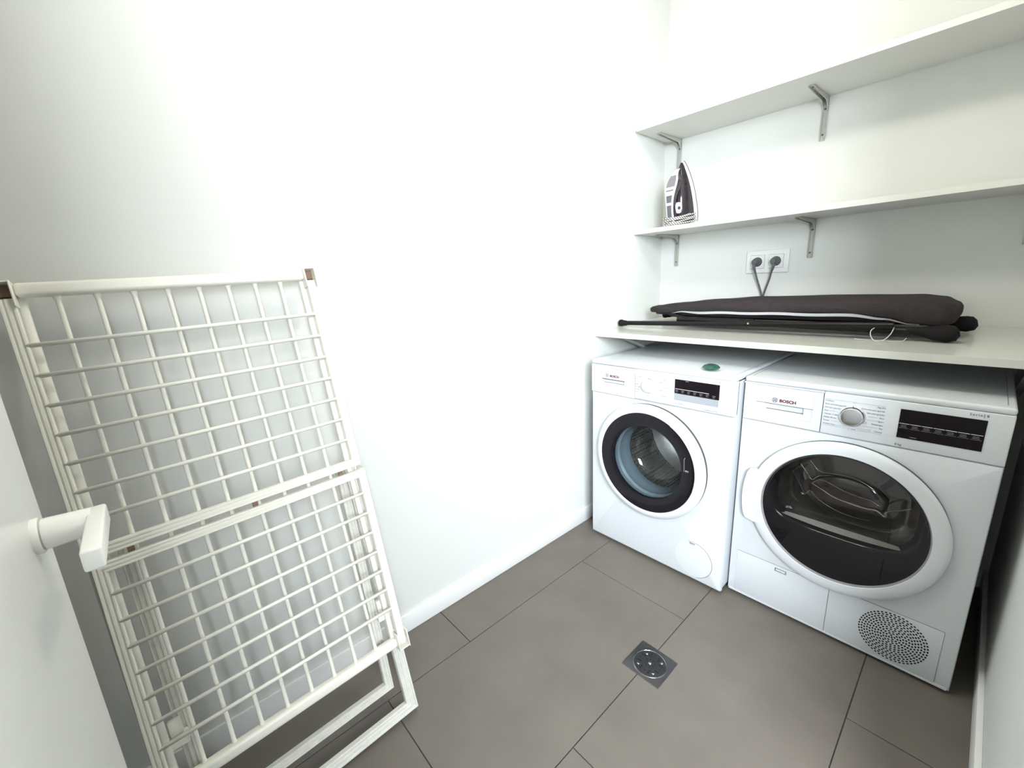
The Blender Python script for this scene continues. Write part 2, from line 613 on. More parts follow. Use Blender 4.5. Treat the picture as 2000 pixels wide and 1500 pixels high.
# ------------------------------------------------------------------ emblem
def emblem(parent, x, z, r, m, y=-0.0007):
    bm = bmesh.new()

    def strip(pts, w):
        for (a, b), (c, d) in zip(pts, pts[1:]):
            v = Vector((c - a, d - b))
            v.normalize()
            n = Vector((-v.y, v.x)) * w / 2
            bm.faces.new([bm.verts.new((p, 0, q)) for p, q in ((a + n.x, b + n.y), (c + n.x, d + n.y), (c - n.x, d - n.y), (a - n.x, b - n.y))])
    w = r * 0.2
    strip(arc_pts(0, 0, r, 0, 2 * PI, 28), w)
    k = r * 0.42
    strip([(-k, -r * 0.85), (-k, r * 0.85)], w)
    strip([(k, -r * 0.85), (k, r * 0.85)], w)
    strip([(-k, -r * 0.25), (k, -r * 0.25)], w)
    strip([(-k, r * 0.25), (k, r * 0.25)], w)
    o = bm_obj('emblem', bm, m, parent)
    o.location = (x, y, z)
    return o


def flat(name, x0, x1, z0, z1, m, parent, y=-0.0008, rad=0.0, th=0.0):
    """thin plate on a front plane"""
    bm = bmesh.new()
    add_box(bm, x0, x1, y, y + max(th, 0.0005), z0, z1, rad, 2)
    return bm_obj(name, bm, m, parent, rad > 0)


def cabinet_shell(parent, W_, D_, H_, m, y0=0.02):
    bm = bmesh.new()
    add_box(bm, 0.0, 0.006, y0, D_, 0.02, H_, 0.002, 1)
    add_box(bm, W_ - 0.006, W_, y0, D_, 0.02, H_, 0.002, 1)
    add_box(bm, 0.006, W_ - 0.006, D_ - 0.006, D_, 0.02, H_)
    add_box(bm, 0.006, W_ - 0.006, y0, D_ - 0.006, 0.02, 0.03)
    bm_obj('cabinet', bm, m, parent, True)
    for fx in (0.05, W_ - 0.05):
        for fy in (0.06, D_ - 0.06):
            b = bmesh.new()
            add_tube(b, [(fx, fy, 0.0005), (fx, fy, 0.0225)], 0.02, 12)
            bm_obj('foot', b, M['blackmatt'], parent, True)


def top_plate(parent, W_, D_, z0, z1, m):
    bm = bmesh.new()
    add_box(bm, 0.0, W_, 0.0, D_, z0, z1, 0.007, 4)
    o = bm_obj('top_plate', bm, m, parent, True)
    for xx in (0.016, W_ - 0.016):
        box('edge_groove', xx - 0.0008, xx + 0.0008, 0.03, D_ - 0.02, z1 - 0.0002, z1 + 0.0003, M['softseam'], o)
    return o


# ------------------------------------------------------------------ washing machine
WW = 0.598
wm = empty('washing_machine', (0.091, -0.716, 0))
tag(wm, 'white front-loading washing machine in the corner, narrower porthole with steel drum', 'washing machine')
cabinet_shell(wm, WW, 0.62, 0.826, M['enamel'])
top_plate(wm, WW, 0.62, 0.8285, 0.846, M['enamel'])
CX, CZ_ = 0.2865, 0.457
front = panel_with_hole('front_panel', 0.0, WW, 0.012, 0.7045, CX, CZ_, 0.168, 0.0, 0.022, M['enamel'], wm, 0.012)
bm = bmesh.new()
add_box(bm, 0.2145, WW, -0.0005, 0.03, 0.7062, 0.8285, 0.004, 3)
cp = bm_obj('control_panel', bm, M['plastic'], wm, True)
box('gap_backing', 0.004, WW - 0.004, 0.0205, 0.0285, 0.700, 0.8285, M['seam'], wm)
bm = bmesh.new()
# drawer front with a scooped handle slot
dx0, dx1, dz0, dz1 = 0.002, 0.2135, 0.7062, 0.8275
hx0, hx1, hz0, hz1 = 0.060, 0.166, 0.747, 0.768
add_box(bm, dx0, hx0, -0.0005, 0.02, dz0, dz1)
add_box(bm, hx1, dx1, -0.0005, 0.02, dz0, dz1)
add_box(bm, hx0, hx1, -0.0005, 0.02, dz0, hz0)
add_box(bm, hx0, hx1, -0.0005, 0.02, hz1, dz1)
dr = bm_obj('detergent_drawer', bm, M['plastic'], wm)
bm = bmesh.new()
add_box(bm, hx0, hx1, 0.006, 0.0195, hz0, hz1)
add_box(bm, hx0, hx1, 0.002, 0.0195, hz0, hz0 + 0.006)
bm_obj('handle', bm, M['plastic'], dr)
seam('handle_shadow_gap', [(0.056, 0.7688), (0.1665, 0.7688)], dr, M['ink'], 0.0030, -0.0008)
seam('handle_lip', [(0.066, 0.7545), (0.163, 0.7545)], dr, M['ink'], 0.0018, 0.0015)
emblem(dr, 0.081, 0.785, 0.0072, M['inklight'], -0.0012)
text('brand_lettering', 'BOSCH', 0.0955, 0.7835, 0.0125, M['red'], dr, -0.0012, bold=0.0006, sx=1.08)
# programme dial
DZX, DZZ = 0.279, 0.770
dial = lathe_y('programme_dial', [(0.0, -0.020), (0.021, -0.020), (0.0235, -0.0185), (0.0245, -0.010), (0.0245, -0.009), (0.029, -0.007), (0.032, -0.003), (0.0325, -0.0005), (0.0, -0.0005)], DZX, DZZ, M['plastic'], wm, 48)
seam('dial_mark', arc_pts(DZX, DZZ, 0.0285, R(95), R(30), 12), dial, M['ink'], 0.0016, -0.0083)
seam('pointer', [(DZX - 0.001, DZZ + 0.0235), (DZX - 0.001, DZZ + 0.030)], dial, M['ink'], 0.0018, -0.0088)
left_p = ['Centrifugado', 'Aclarado', 'Lana', 'Rápido', 'Delicado', 'Camisas', 'Oscura']
for i, s_ in enumerate(left_p):
    text('programme_name', s_, 0.2165, 0.8005 - i * 0.0105, 0.0062, M['inklight'], cp, -0.0012)
right_p = ['Algodón', 'Algodón Eco', 'Sport', 'Sintéticos', 'Rápido 15/30', 'Mix', 'Nocturno']
for i, s_ in enumerate(right_p):
    text('programme_name', s_, 0.3545, 0.8005 - i * 0.0105, 0.0062, M['inklight'], cp, -0.0012, 'RIGHT')
text('programme_name', 'Lana', 0.266, 0.7285, 0.0062, M['inklight'], cp, -0.0012)
seam('pointer_marks', [(0.2165, 0.806), (0.355, 0.806)], cp, M['softseam'], 0.0004, -0.0010)
disp = flat('display', 0.3835, 0.5455, 0.7575, 0.8115, M['black'], wm, -0.0016)
flat('touch_strip', 0.3825, 0.5440, 0.7315, 0.7572, M['silver'], wm, -0.0014)
flat('status_line', 0.386, 0.510, 0.7745, 0.7757, M['whiteprint'], disp, -0.0021)
for i in range(7):
    flat('status_caption', 0.387 + i * 0.0225, 0.398 + i * 0.0225, 0.7685, 0.7697, M['greyprint'], disp, -0.0021)
    flat('status_caption', 0.388 + i * 0.0225, 0.396 + i * 0.0225, 0.7630, 0.7642, M['greyprint'], disp, -0.0021)
flat('status_caption', 0.424, 0.436, 0.8068, 0.8080, M['greyprint'], disp, -0.0021)
text('lettering', 'Serie', 0.5135, 0.8205, 0.0085, M['inklight'], cp, -0.0012, space=1.25)
text('lettering', '| 4', 0.5375, 0.8205, 0.0090, M['ink'], cp, -0.0012)
text('lettering', 'VarioPerfect', 0.388, 0.8195, 0.0072, M['inklight'], cp, -0.0012)
text('lettering', '7 kg  1200rpm', 0.381, 0.7195, 0.0068, M['inklight'], cp, -0.0012)
text('lettering', 'EcoSilence Drive', 0.543, 0.7145, 0.0072, M['ink'], cp, -0.0012, 'RIGHT')
# porthole door
gk = lathe_y('door_shadow_gap', [(0.2388, -0.0005), (0.2388, -0.0138), (0.17, -0.0138), (0.17, -0.0005)], CX, CZ_, M['seam'], wm, 80)
ring = lathe_y('door', [(0.200, -0.0136), (0.2380, -0.0136), (0.2397, -0.0145), (0.2397, -0.018), (0.234, -0.026), (0.224, -0.033), (0.214, -0.0355), (0.2075, -0.035), (0.2065, -0.031), (0.200, -0.026)], CX, CZ_, M['plastic'], wm, 96)
lathe_y('trim_ring', [(0.2066, -0.031), (0.2060, -0.0335), (0.195, -0.0345), (0.165, -0.0315), (0.1525, -0.028), (0.1515, -0.024), (0.1515, -0.012), (0.2, -0.010)], CX, CZ_, M['blackring'], ring, 96)
lathe_y('glass_bowl', [(0.1516, -0.0265), (0.148, -0.018), (0.144, 0.02), (0.136, 0.07), (0.124, 0.098), (0.10, 0.112), (0.06, 0.119), (0.0, 0.121)], CX, CZ_, M['glass'], ring, 72)
# grip on the right of the door: recess plate, chrome edge and latch lug
lathe_y('grip', [(0.1785, -0.0343), (0.182, -0.0368), (0.2045, -0.0372), (0.2058, -0.034)], CX, CZ_, M['black'], ring, 28, R(-24), R(50))
lathe_y('grip_edge', [(0.2062, -0.0345), (0.2066, -0.0372), (0.2078, -0.0372), (0.2082, -0.0345)], CX, CZ_, M['chrome'], ring, 36, R(-14), R(60))
bm = bmesh.new()
add_box(bm, 0.458, 0.472, -0.0395, -0.034, 0.474, 0.482, 0.002)
add_tube(bm, [(0.4545, -0.0375, 0.474), (0.4535, -0.0385, 0.50), (0.4525, -0.0385, 0.522), (0.456, -0.0380, 0.530)], 0.0012, 8)
bm_obj('latch', bm, M['chrome'], ring, True)
# gasket and drum
gask = lathe_y('gasket', [(0.168, 0.0), (0.160, -0.004), (0.156, -0.012), (0.1545, 0.0), (0.158, 0.012), (0.151, 0.022), (0.155, 0.034), (0.149, 0.060), (0.146, 0.088), (0.150, 0.098), (0.168, 0.1)], CX, CZ_, M['rubber'], wm, 80)
drum = lathe_y('drum', [(0.150, 0.100), (0.205, 0.104), (0.228, 0.116), (0.236, 0.14), (0.236, 0.40), (0.225, 0.416)], CX, CZ_, M['drum'], wm, 80)
lathe_y('drum_back', [(0.226, 0.415), (0.19, 0.425), (0.12, 0.412), (0.05, 0.400), (0.0, 0.398)], CX, CZ_, M['drumplain'], drum, 64)
for k in range(3):
    a = R(38) + k * 2 * PI / 3
    bm = bmesh.new()
    rows = []
    for (tt, yy) in ((0, 0.12), (0.15, 0.15), (0.5, 0.27), (0.85, 0.38), (1, 0.405)):
        hgt = 0.052 * math.sin(PI * min(max(tt, 0.04), 0.96)) ** 0.4
        rows.append([bm.verts.new((CX + rr * math.cos(a + da), yy, CZ_ + rr * math.sin(a + da))) for (rr, da) in ((0.237, -0.17), (0.237 - hgt * 0.75, -0.07), (0.237 - hgt, 0), (0.237 - hgt * 0.75, 0.07), (0.237, 0.17))])
    for A, B in zip(rows, rows[1:]):
        for j in range(4):
            bm.faces.new([A[j], A[j + 1], B[j + 1], B[j]])
    bm_obj('lifter', bm, M['drumplain'], drum, True)
lathe_y('tub_wall', [(0.168, 0.1005), (0.25, 0.106), (0.25, 0.44), (0.0, 0.44)], CX, CZ_, M['blackmatt'], wm, 48)
# filter flap
FXC, FZC, FR_ = 0.490, 0.101, 0.0735
flap = lathe_y('filter_flap', [(0.0, -0.0006), (FR_ - 0.002, -0.0006), (FR_, -0.0002), (FR_, 0.001)], FXC, FZC, M['enamel'], wm, 56)
seam('flap_joint', arc_pts(FXC, FZC, FR_ + 0.0004, R(105), R(-75), 40), flap, M['seam'], 0.0013, -0.0006)
bm = bmesh.new()
add_box(bm, 0.474, 0.497, -0.0024, 0.0, 0.162, 0.1715, 0.001)
bm_obj('flap_catch', bm, M['greyplastic'], flap, True)
flat('catch_slot', 0.4755, 0.4955, 0.1690, 0.1715, M['seam'], flap, -0.0030)

# ------------------------------------------------------------------ tumble dryer
dm = empty('tumble_dryer', (0.695, -0.662, 0))
tag(dm, 'white tumble dryer with dark smoked round door and vent grille by the right wall', 'tumble dryer')
DW = 0.598
cabinet_shell(dm, DW, 0.60, 0.822, M['enamel'])
top_plate(dm, DW, 0.60, 0.8245, 0.842, M['enamel'])
EX, EZ = 0.299, 0.434
panel_with_hole('front_panel', 0.0, DW, 0.012, 0.6935, EX, EZ, 0.2, 0.0, 0.022, M['enamel'], dm, 0.007)
bm = bmesh.new()
add_box(bm, 0.2240, DW, -0.0005, 0.03, 0.6945, 0.8245, 0.003, 3)
add_box(bm, 0.0, 0.2240, -0.0005, 0.03, 0.8200, 0.8245)
dcp = bm_obj('control_panel', bm, M['plastic'], dm, True)
box('gap_backing', 0.0015, DW - 0.003, 0.0205, 0.0285, 0.690, 0.8245, M['seam'], dm)
bm = bmesh.new()
dx0, dx1, dz0, dz1 = 0.003, 0.2225, 0.6965, 0.8188
hx0, hx1, hz0, hz1 = 0.066, 0.176, 0.734, 0.7610
add_box(bm, dx0, hx0, -0.0005, 0.02, dz0, dz1)
add_box(bm, hx1, dx1, -0.0005, 0.02, dz0, dz1)
add_box(bm, hx0, hx1, -0.0005, 0.02, dz0, hz0)
add_box(bm, hx0, hx1, -0.0005, 0.02, hz1, dz1)
ddr = bm_obj('water_drawer', bm, M['plastic'], dm)
bm = bmesh.new()
add_box(bm, hx0, hx1, 0.0065, 0.0195, hz0, hz1)
add_box(bm, hx0, hx1, 0.002, 0.0195, hz0, hz0 + 0.0065)
bm_obj('handle', bm, M['plastic'], ddr)
bm = bmesh.new()
add_box(bm, 0.042, 0.200, -0.0030, 0.0, 0.7628, 0.8060, 0.0008, 1)
bm_obj('handle_cover', bm, M['plastic'], ddr, True)
seam('handle_shadow_gap', [(0.042, 0.7622), (0.200, 0.7622)], ddr, M['ink'], 0.0011, -0.0012)
seam('handle_lip', [(0.071, 0.7422), (0.174, 0.7422)], ddr, M['seam'], 0.0020, 0.0060)
seam('handle_top_gap', [(0.067, 0.7598), (0.175, 0.7598)], ddr, M['softseam'], 0.0024, 0.0058)
seam('drawer_plate_joint', [(0.042, 0.7622), (0.042, 0.722), (0.198, 0.722), (0.198, 0.7622)], ddr, M['softseam'], 0.0004, -0.0008)
emblem(ddr, 0.0955, 0.7755, 0.0072, M['ink'], -0.0036)
text('brand_lettering', 'BOSCH', 0.1085, 0.7750, 0.0132, M['red'], ddr, -0.0036, bold=0.0006, sx=1.08)
KX, KZ = 0.297, 0.762
kb = lathe_y('knob_collar', [(0.0, -0.0006), (0.0305, -0.0006), (0.0305, -0.004), (0.0290, -0.0052), (0.0275, -0.0050)], KX, KZ, M['chrome'], dm, 56)
dk = lathe_y('programme_dial', [(0.0255, -0.002), (0.0255, -0.019), (0.0240, -0.0215), (0.0215, -0.0220), (0.0, -0.0218)], KX, KZ, M['chrome'], dm, 56)
seam('pointer', [(KX - 0.0005, KZ + 0.0245), (KX - 0.0005, KZ + 0.0305)], kb, M['seam'], 0.0022, -0.0056)
dl = ['Sintéticos', 'Extra seco para guardar', 'Seco para guardar', 'Seco', 'Camisas 15 min', 'Rápido 40 min', 'Plumas', 'Acabado lana']
for i, s_ in enumerate(dl):
    text('programme_name', s_, 0.2290, 0.7990 - i * 0.0102, 0.0062, M['ink'], dcp, -0.0012, sx=0.86)
drr = ['Algodón', 'Extra seco para guardar', 'Seco para guardar', 'Seco', 'Sport', 'Antialergias', 'Mix', 'Caliente']
for i, s_ in enumerate(drr):
    text('programme_name', s_, 0.3665, 0.7990 - i * 0.0102, 0.0062, M['ink'], dcp, -0.0012, 'RIGHT', sx=0.86)
text('programme_name', 'Frío', 0.2985, 0.7225, 0.0062, M['ink'], dcp, -0.0012)
seam('circle_mark', arc_pts(0.2935, 0.7225, 0.0026, 0, 2 * PI, 12), dcp, M['inklight'], 0.0005, -0.0012)
seam('circle_mark', arc_pts(0.2965, 0.8030, 0.0020, 0, 2 * PI, 12), dcp, M['inklight'], 0.0005, -0.0012)
seam('circle_mark', arc_pts(0.3390, 0.7275, 0.0028, 0, 2 * PI, 12), dcp, M['inklight'], 0.0005, -0.0012)
seam('circle_mark', [(0.3240, 0.7455), (0.3300, 0.7455), (0.3300, 0.7505), (0.3240, 0.7505)], dcp, M['inklight'], 0.0006, -0.0012, True)
for pts in ([(0.229, 0.8035), (0.293, 0.8035)], [(0.300, 0.8035), (0.3665, 0.8035)], [(0.229, 0.7225), (0.288, 0.7225)], [(0.312, 0.7225), (0.3665, 0.7225)],
            [(0.241, 0.7684), (0.262, 0.7684)], [(0.258, 0.7582), (0.264, 0.7582)], [(0.247, 0.7378), (0.266, 0.7378)], [(0.256, 0.7276), (0.283, 0.7276)],
            [(0.331, 0.7684), (0.352, 0.7684)], [(0.331, 0.7582), (0.353, 0.7582)], [(0.322, 0.7378), (0.356, 0.7378)], [(0.309, 0.7276), (0.335, 0.7276)]):
    seam('guide_line', pts, dcp, M['inklight'], 0.0005, -0.0011)
dd = flat('display', 0.3970, 0.5555, 0.7235, 0.8045, M['black'], dm, -0.0018)
for i in range(7):
    xa = 0.3985 + i * 0.0223
    flat('status_line', xa, xa + 0.0208, 0.7640, 0.7652, M['whiteprint'], dd, -0.0024)
    flat('status_caption', xa + 0.004, xa + 0.015, 0.7592, 0.7601, M['greyprint'], dd, -0.0024)
    flat('status_caption', xa + 0.003, xa + 0.016, 0.7552, 0.7561, M['greyprint'], dd, -0.0024)
    flat('status_rule', xa, xa + 0.020, 0.7515, 0.7520, M['greyprint'], dd, -0.0024)
flat('status_caption', 0.4235, 0.4370, 0.7285, 0.7296, M['greyprint'], dd, -0.0024)
text('lettering', 'Serie', 0.5225, 0.8155, 0.0090, M['ink'], dcp, -0.0012, space=1.25)
text('lettering', '| 6', 0.5465, 0.8155, 0.0095, M['ink'], dcp, -0.0012, bold=0.0001)
text('lettering', '8 kg', 0.3960, 0.7030, 0.0085, M['ink'], dcp, -0.0012)
# door
lathe_y('door_shadow_gap', [(0.2455, -0.0005), (0.2455, -0.0128), (0.2, -0.0128), (0.2, -0.0005)], EX, EZ, M['seam'], dm, 80)
bm = bmesh.new()
add_lathe_y(bm, [(0.205, -0.0126), (0.2448, -0.0126), (0.2464, -0.0135), (0.2464, -0.018), (0.243, -0.0215), (0.236, -0.0245), (0.222, -0.0265), (0.2095, -0.0262), (0.2082, -0.023), (0.205, -0.015)], EX, EZ, 96)
dring = bm_obj('door', bm, M['plastic'], dm, True)
# grip lug on the left of the ring
bm = bmesh.new()
outl = [(0.094, 0.5265), (0.062, 0.5265), (0.046, 0.523), (0.040, 0.512)]
outl += [(0.040 - 0.009 * math.sin(PI * t), 0.512 - (0.512 - 0.346) * t) for t in [i / 10 for i in range(1, 10)]]
outl += [(0.040, 0.346), (0.047, 0.338), (0.075, 0.335), (0.094, 0.335)]
inner = [(EX - 0.215 * math.cos(a), EZ + 0.215 * math.sin(a)) for a in [R(-26 + 52 * i / 14) for i in range(15)]]
poly = outl + inner
va = [bm.verts.new((x, -0.0252, z)) for x, z in poly]
vb = [bm.verts.new((x, -0.006, z)) for x, z in poly]
fa = bm.faces.new(va)
bm.faces.new(vb[::-1])
for i in range(len(poly)):
    j = (i + 1) % len(poly)
    bm.faces.new([va[i], va[j], vb[j], vb[i]])
eds = [e for e in bm.edges if all(v in va for v in e.verts) and len(e.link_faces) == 2]
bmesh.ops.bevel(bm, geom=eds[:len(outl) - 1] if False else [e for e in eds if max(v.co.x for v in e.verts) < 0.09], offset=0.003, segments=2, affect='EDGES')
bmesh.ops.triangulate(bm, faces=[f for f in bm.faces if len(f.verts) > 4])
bm_obj('grip_lug', bm, M['plastic'], dring, True)
# smoked window, slightly domed
lathe_y('smoked_window', [(0.2085, -0.0238), (0.17, -0.0262), (0.10, -0.0285), (0.0, -0.0295)], EX, EZ, M['smoke'], dring, 96)
# moulded black surround with a rounded drum opening
bm = bmesh.new()
n = 72


def dshape(t, g=0.0):
    """rounded drum opening seen through the window"""
    a = 2 * PI * t
    c, s = math.cos(a), math.sin(a)
    p = 3.4
    rx, rz = 0.172 + g, (0.112 + g if s < 0 else 0.148 + g)
    k = (abs(c) ** p + abs(s) ** p) ** (-1 / p)
    return EX + rx * k * c, 0.487 + rz * k * s


rows = [[bm.verts.new((EX + 0.2079 * math.cos(2 * PI * i / n), -0.016, EZ + 0.2079 * math.sin(2 * PI * i / n))) for i in range(n)]]


def clampr(x, z, rr):
    d = math.hypot(x - EX, z - EZ)
    if d > rr:
        return EX + (x - EX) * rr / d, EZ + (z - EZ) * rr / d
    return x, z


for g, y, rr in ((0.018, -0.010, 0.2), (0.008, -0.002, 0.197), (0.0, 0.02, 0.194)):
    row = []
    for i in range(n):
        x, z = clampr(*dshape(i / n, g), rr)
        row.append(bm.verts.new((x, y, z)))
    rows.append(row)
for A, B in zip(rows, rows[1:]):
    for i in range(n):
        bm.faces.new([A[i], A[(i + 1) % n], B[(i + 1) % n], B[i]])
bm_obj('inner_surround', bm, M['blackring'], dring, True)
# inner bowl with raised oval
bm = bmesh.new()
rows = []
for f, y in ((1.0, 0.020), (0.97, 0.055), (0.86, 0.075), (0.80, 0.074), (0.66, 0.060), (0.58, 0.058), (0.52, 0.040), (0.40, 0.034), (0.2, 0.033), (0.04, 0.033)):
    row = []
    for i in range(n):
        x, z = clampr(*dshape(i / n, 0.0), 0.194)
        cx2, cz2 = EX + 0.01, 0.500
        fx = f
        x = cx2 + (x - cx2) * fx
        z = cz2 + (z - cz2) * fx * (1.0 if f > 0.7 else 0.72)
        row.append(bm.verts.new((x, y, z)))
    rows.append(row)
for A, B in zip(rows, rows[1:]):
    for i in range(n):
        bm.faces.new([A[i], A[(i + 1) % n], B[(i + 1) % n], B[i]])
bm.faces.new(rows[-1])
bm_obj('inner_bowl', bm, M['innerglass'], dring, True)
# bright metal tubes shaped as the reflection streaks in the door glass
M['streak'] = mat('reflection_streak_gloss', (0.42, 0.40, 0.36), 0.18, metal=1.0, noise=0.15, nscale=20)
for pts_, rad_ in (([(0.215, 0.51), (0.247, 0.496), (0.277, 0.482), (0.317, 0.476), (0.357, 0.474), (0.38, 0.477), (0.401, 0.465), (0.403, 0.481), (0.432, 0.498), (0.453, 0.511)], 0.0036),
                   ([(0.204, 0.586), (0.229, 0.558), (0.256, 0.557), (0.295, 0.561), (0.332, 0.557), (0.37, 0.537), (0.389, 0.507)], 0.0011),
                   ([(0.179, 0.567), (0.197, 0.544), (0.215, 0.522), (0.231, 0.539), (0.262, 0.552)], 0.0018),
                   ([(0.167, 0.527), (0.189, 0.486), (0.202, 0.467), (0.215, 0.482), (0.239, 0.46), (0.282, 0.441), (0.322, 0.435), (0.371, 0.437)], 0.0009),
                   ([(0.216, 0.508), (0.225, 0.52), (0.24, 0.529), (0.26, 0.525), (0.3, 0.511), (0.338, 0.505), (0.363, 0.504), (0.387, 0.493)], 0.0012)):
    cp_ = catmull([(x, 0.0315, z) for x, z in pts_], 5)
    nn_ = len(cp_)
    tube('reflection_streak', cp_, [rad_ * (0.35 + 0.65 * math.sin(PI * i / (nn_ - 1)) ** 0.5) for i in range(nn_)], M['streak'], dring, 8)
# lint filter strip
bm = bmesh.new()
N = 24
top, bot = [], []
for i in range(N + 1):
    t = i / N
    x = 0.150 + 0.302 * t
    h = 0.0085 * math.sin(PI * t) ** 0.5
    z = 0.386 + 0.006 * (2 * t - 1) ** 2
    top.append(bm.verts.new((x, 0.012, z + h)))
    bot.append(bm.verts.new((x, -0.002, z - h * 0.6)))
for i in range(N):
    bm.faces.new([top[i], top[i + 1], bot[i + 1], bot[i]])
lf = bm_obj('lint_filter', bm, mat('lint_mesh', (0.30, 0.30, 0.27), 0.6, noise=0.45, nscale=450), dring)
tag(lf, 'pale grey mesh strip')
# drum of the dryer
ddrum = lathe_y('drum', [(0.205, 0.085), (0.25, 0.10), (0.262, 0.14), (0.262, 0.50), (0.20, 0.52), (0.0, 0.50)], EX, EZ, mat('dryer_drum_steel', (0.30, 0.29, 0.28), 0.3, metal=1.0, noise=0.1, nscale=14), dm, 64)
for k, a in enumerate((R(62), R(182), R(302))):
    bm = bmesh.new()
    rows = []
    for (yy, hgt) in ((0.12, 0.0), (0.15, 0.05), (0.3, 0.065), (0.45, 0.05), (0.49, 0.0)):
        rows.append([bm.verts.new((EX + rr * math.cos(a + da), yy, EZ + rr * math.sin(a + da))) for (rr, da) in ((0.262, -0.22), (0.262 - hgt * 0.7, -0.1), (0.262 - hgt, 0), (0.262 - hgt * 0.7, 0.1), (0.262, 0.22))])
    for A, B in zip(rows, rows[1:]):
        for j in range(4):
            bm.faces.new([A[j], A[j + 1], B[j + 1], B[j]])
    bm_obj('lifter', bm, M['drumplain'], ddrum, True)
lathe_y('tub_wall', [(0.2, 0.0225), (0.205, 0.084), (0.27, 0.10), (0.27, 0.53), (0.0, 0.53)], EX, EZ, M['blackmatt'], dm, 48)
# covers along the foot
c1 = flat('maintenance_flap', 0.026, 0.3035, 0.022, 0.1865, M['enamel'], dm, -0.0014, 0.0006, 0.0016)
seam('flap_joint', [(0.026, 0.1872), (0.3045, 0.1872)], c1, M['seam'], 0.0010, -0.0008)
seam('flap_joint', [(0.3045, 0.1872), (0.3045, 0.021)], c1, M['softseam'], 0.0010, -0.0009)
bm = bmesh.new()
add_box(bm, 0.150, 0.183, -0.0022, 0.0, 0.166, 0.1765, 0.001)
cat_ = bm_obj('flap_catch', bm, M['plastic'], c1, True)
seam('catch_slot', [(0.1505, 0.1664), (0.1505, 0.1765), (0.1825, 0.1765), (0.1825, 0.1664)], c1, M['seam'], 0.0018, -0.0026, True)
c2 = flat('grille_cover', 0.3055, 0.5655, 0.022, 0.1905, M['enamel'], dm, -0.0014, 0.0006, 0.0016)
seam('cover_joint', [(0.3055, 0.1912), (0.566, 0.1912)], c2, M['seam'], 0.0010, -0.0008)
seam('cover_joint', [(0.5662, 0.1912), (0.5662, 0.022)], c2, M['softseam'], 0.0008, -0.0008)
box('plinth_lip', 0.006, DW - 0.006, -0.0012, 0.0, 0.0125, 0.0205, M['enamel'], dm)
bm = bmesh.new()
GX, GZ = 0.4655, 0.1065
add = 0
for ri in range(0, 13):
    rr = 0.0064 * ri
    cnt = max(1, int(round(2 * PI * rr / 0.0094)))
    for j in range(cnt):
        a = 2 * PI * j / cnt + ri * 0.35
        cxx, czz = GX + rr * math.cos(a), GZ + rr * math.sin(a)
        vs = []
        for q in range(6):
            b_ = 2 * PI * q / 6
            u, w = 0.0034 * math.cos(b_), 0.0024 * math.sin(b_)
            vs.append(bm.verts.new((cxx - u * math.sin(a) + w * math.cos(a), -0.0019, czz + u * math.cos(a) + w * math.sin(a))))
        bm.faces.new(vs)
gr = bm_obj('vent_holes', bm, M['hole'], c2)
gr['kind'] = 'stuff'

# ------------------------------------------------------------------ sockets and plugs
so = empty('double_socket', (0.518, 0.0, 1.226))
tag(so, 'white double wall socket with two grey plugs above the ironing board', 'socket')
bm = bmesh.new()
add_box(bm, -0.085, 0.085, -0.009, -0.0005, -0.049, 0.049, 0.0025)
bm_obj('cover_plate', bm, M['socket'], so, True)
for sx in (-0.0385, 0.0365):
    bm = bmesh.new()
    add_box(bm, sx - 0.0285, sx + 0.0285, -0.0125, -0.0085, -0.0285, 0.0285, 0.001)
    ins = bm_obj('socket_insert', bm, M['socket'], so, True)
    seam('insert_joint', [(sx - 0.029, -0.029), (sx + 0.029, -0.029), (sx + 0.029, 0.029), (sx - 0.029, 0.029)], ins, M['softseam'], 0.001, -0.0096, True)
    lathe_y('socket_well', [(0.0205, -0.0127), (0.0195, -0.0129), (0.0, -0.0129)], sx, 0.0, M['blackmatt'], ins, 28)

for i, (px, lab) in enumerate(((0.4795, 'grey power plug in the left-hand wall socket'), (0.5545, 'grey power plug in the right-hand wall socket'))):
    p = empty('power_plug', (px, -0.0135, 1.226))
    tag(p, lab, 'plug', 'plugs in the double socket')
    bm = bmesh.new()
    add_lathe_y(bm, [(0.0, 0.0003), (0.0185, 0.0003), (0.0185, -0.010), (0.0165, -0.016), (0.0135, -0.030), (0.010, -0.036), (0.0, -0.037)], 0, 0, 28)
    bm_obj('plug_body', bm, M['plug'], p, True)
    ex = 0.5155 - px
    path = catmull([(0, -0.026, -0.004), (0.001 if i else -0.001, -0.028, -0.024), (ex * 0.14, -0.024, -0.046), (ex * 0.32, -0.016, -0.075), (ex * 0.7, -0.008, -0.120), (ex * 0.93, -0.004 + 0.001 * i, -0.155), (ex * 0.98, -0.003, -0.2), (ex * (1.0 if i else 0.8), -0.003, -0.252)], 6)
    rs = [0.0085 - 0.0045 * min(1, k / 13) for k in range(len(path))]
    tube('cable', path, rs, M['plug'], p, 10)

# ------------------------------------------------------------------ ironing board
ib = empty('ironing_board', (0, 0, 0))
tag(ib, 'folded ironing board in a dark brown fabric cover lying on the worktop', 'ironing board')
YC = -0.205


def lerp_table(t, x):
    for (xa, a), (xb, b) in zip(t, t[1:]):
        if x <= xb:
            f = max(0, min(1, (x - xa) / (xb - xa)))
            f = f * f * (3 - 2 * f)
            return a + (b - a) * f
    return t[-1][1]


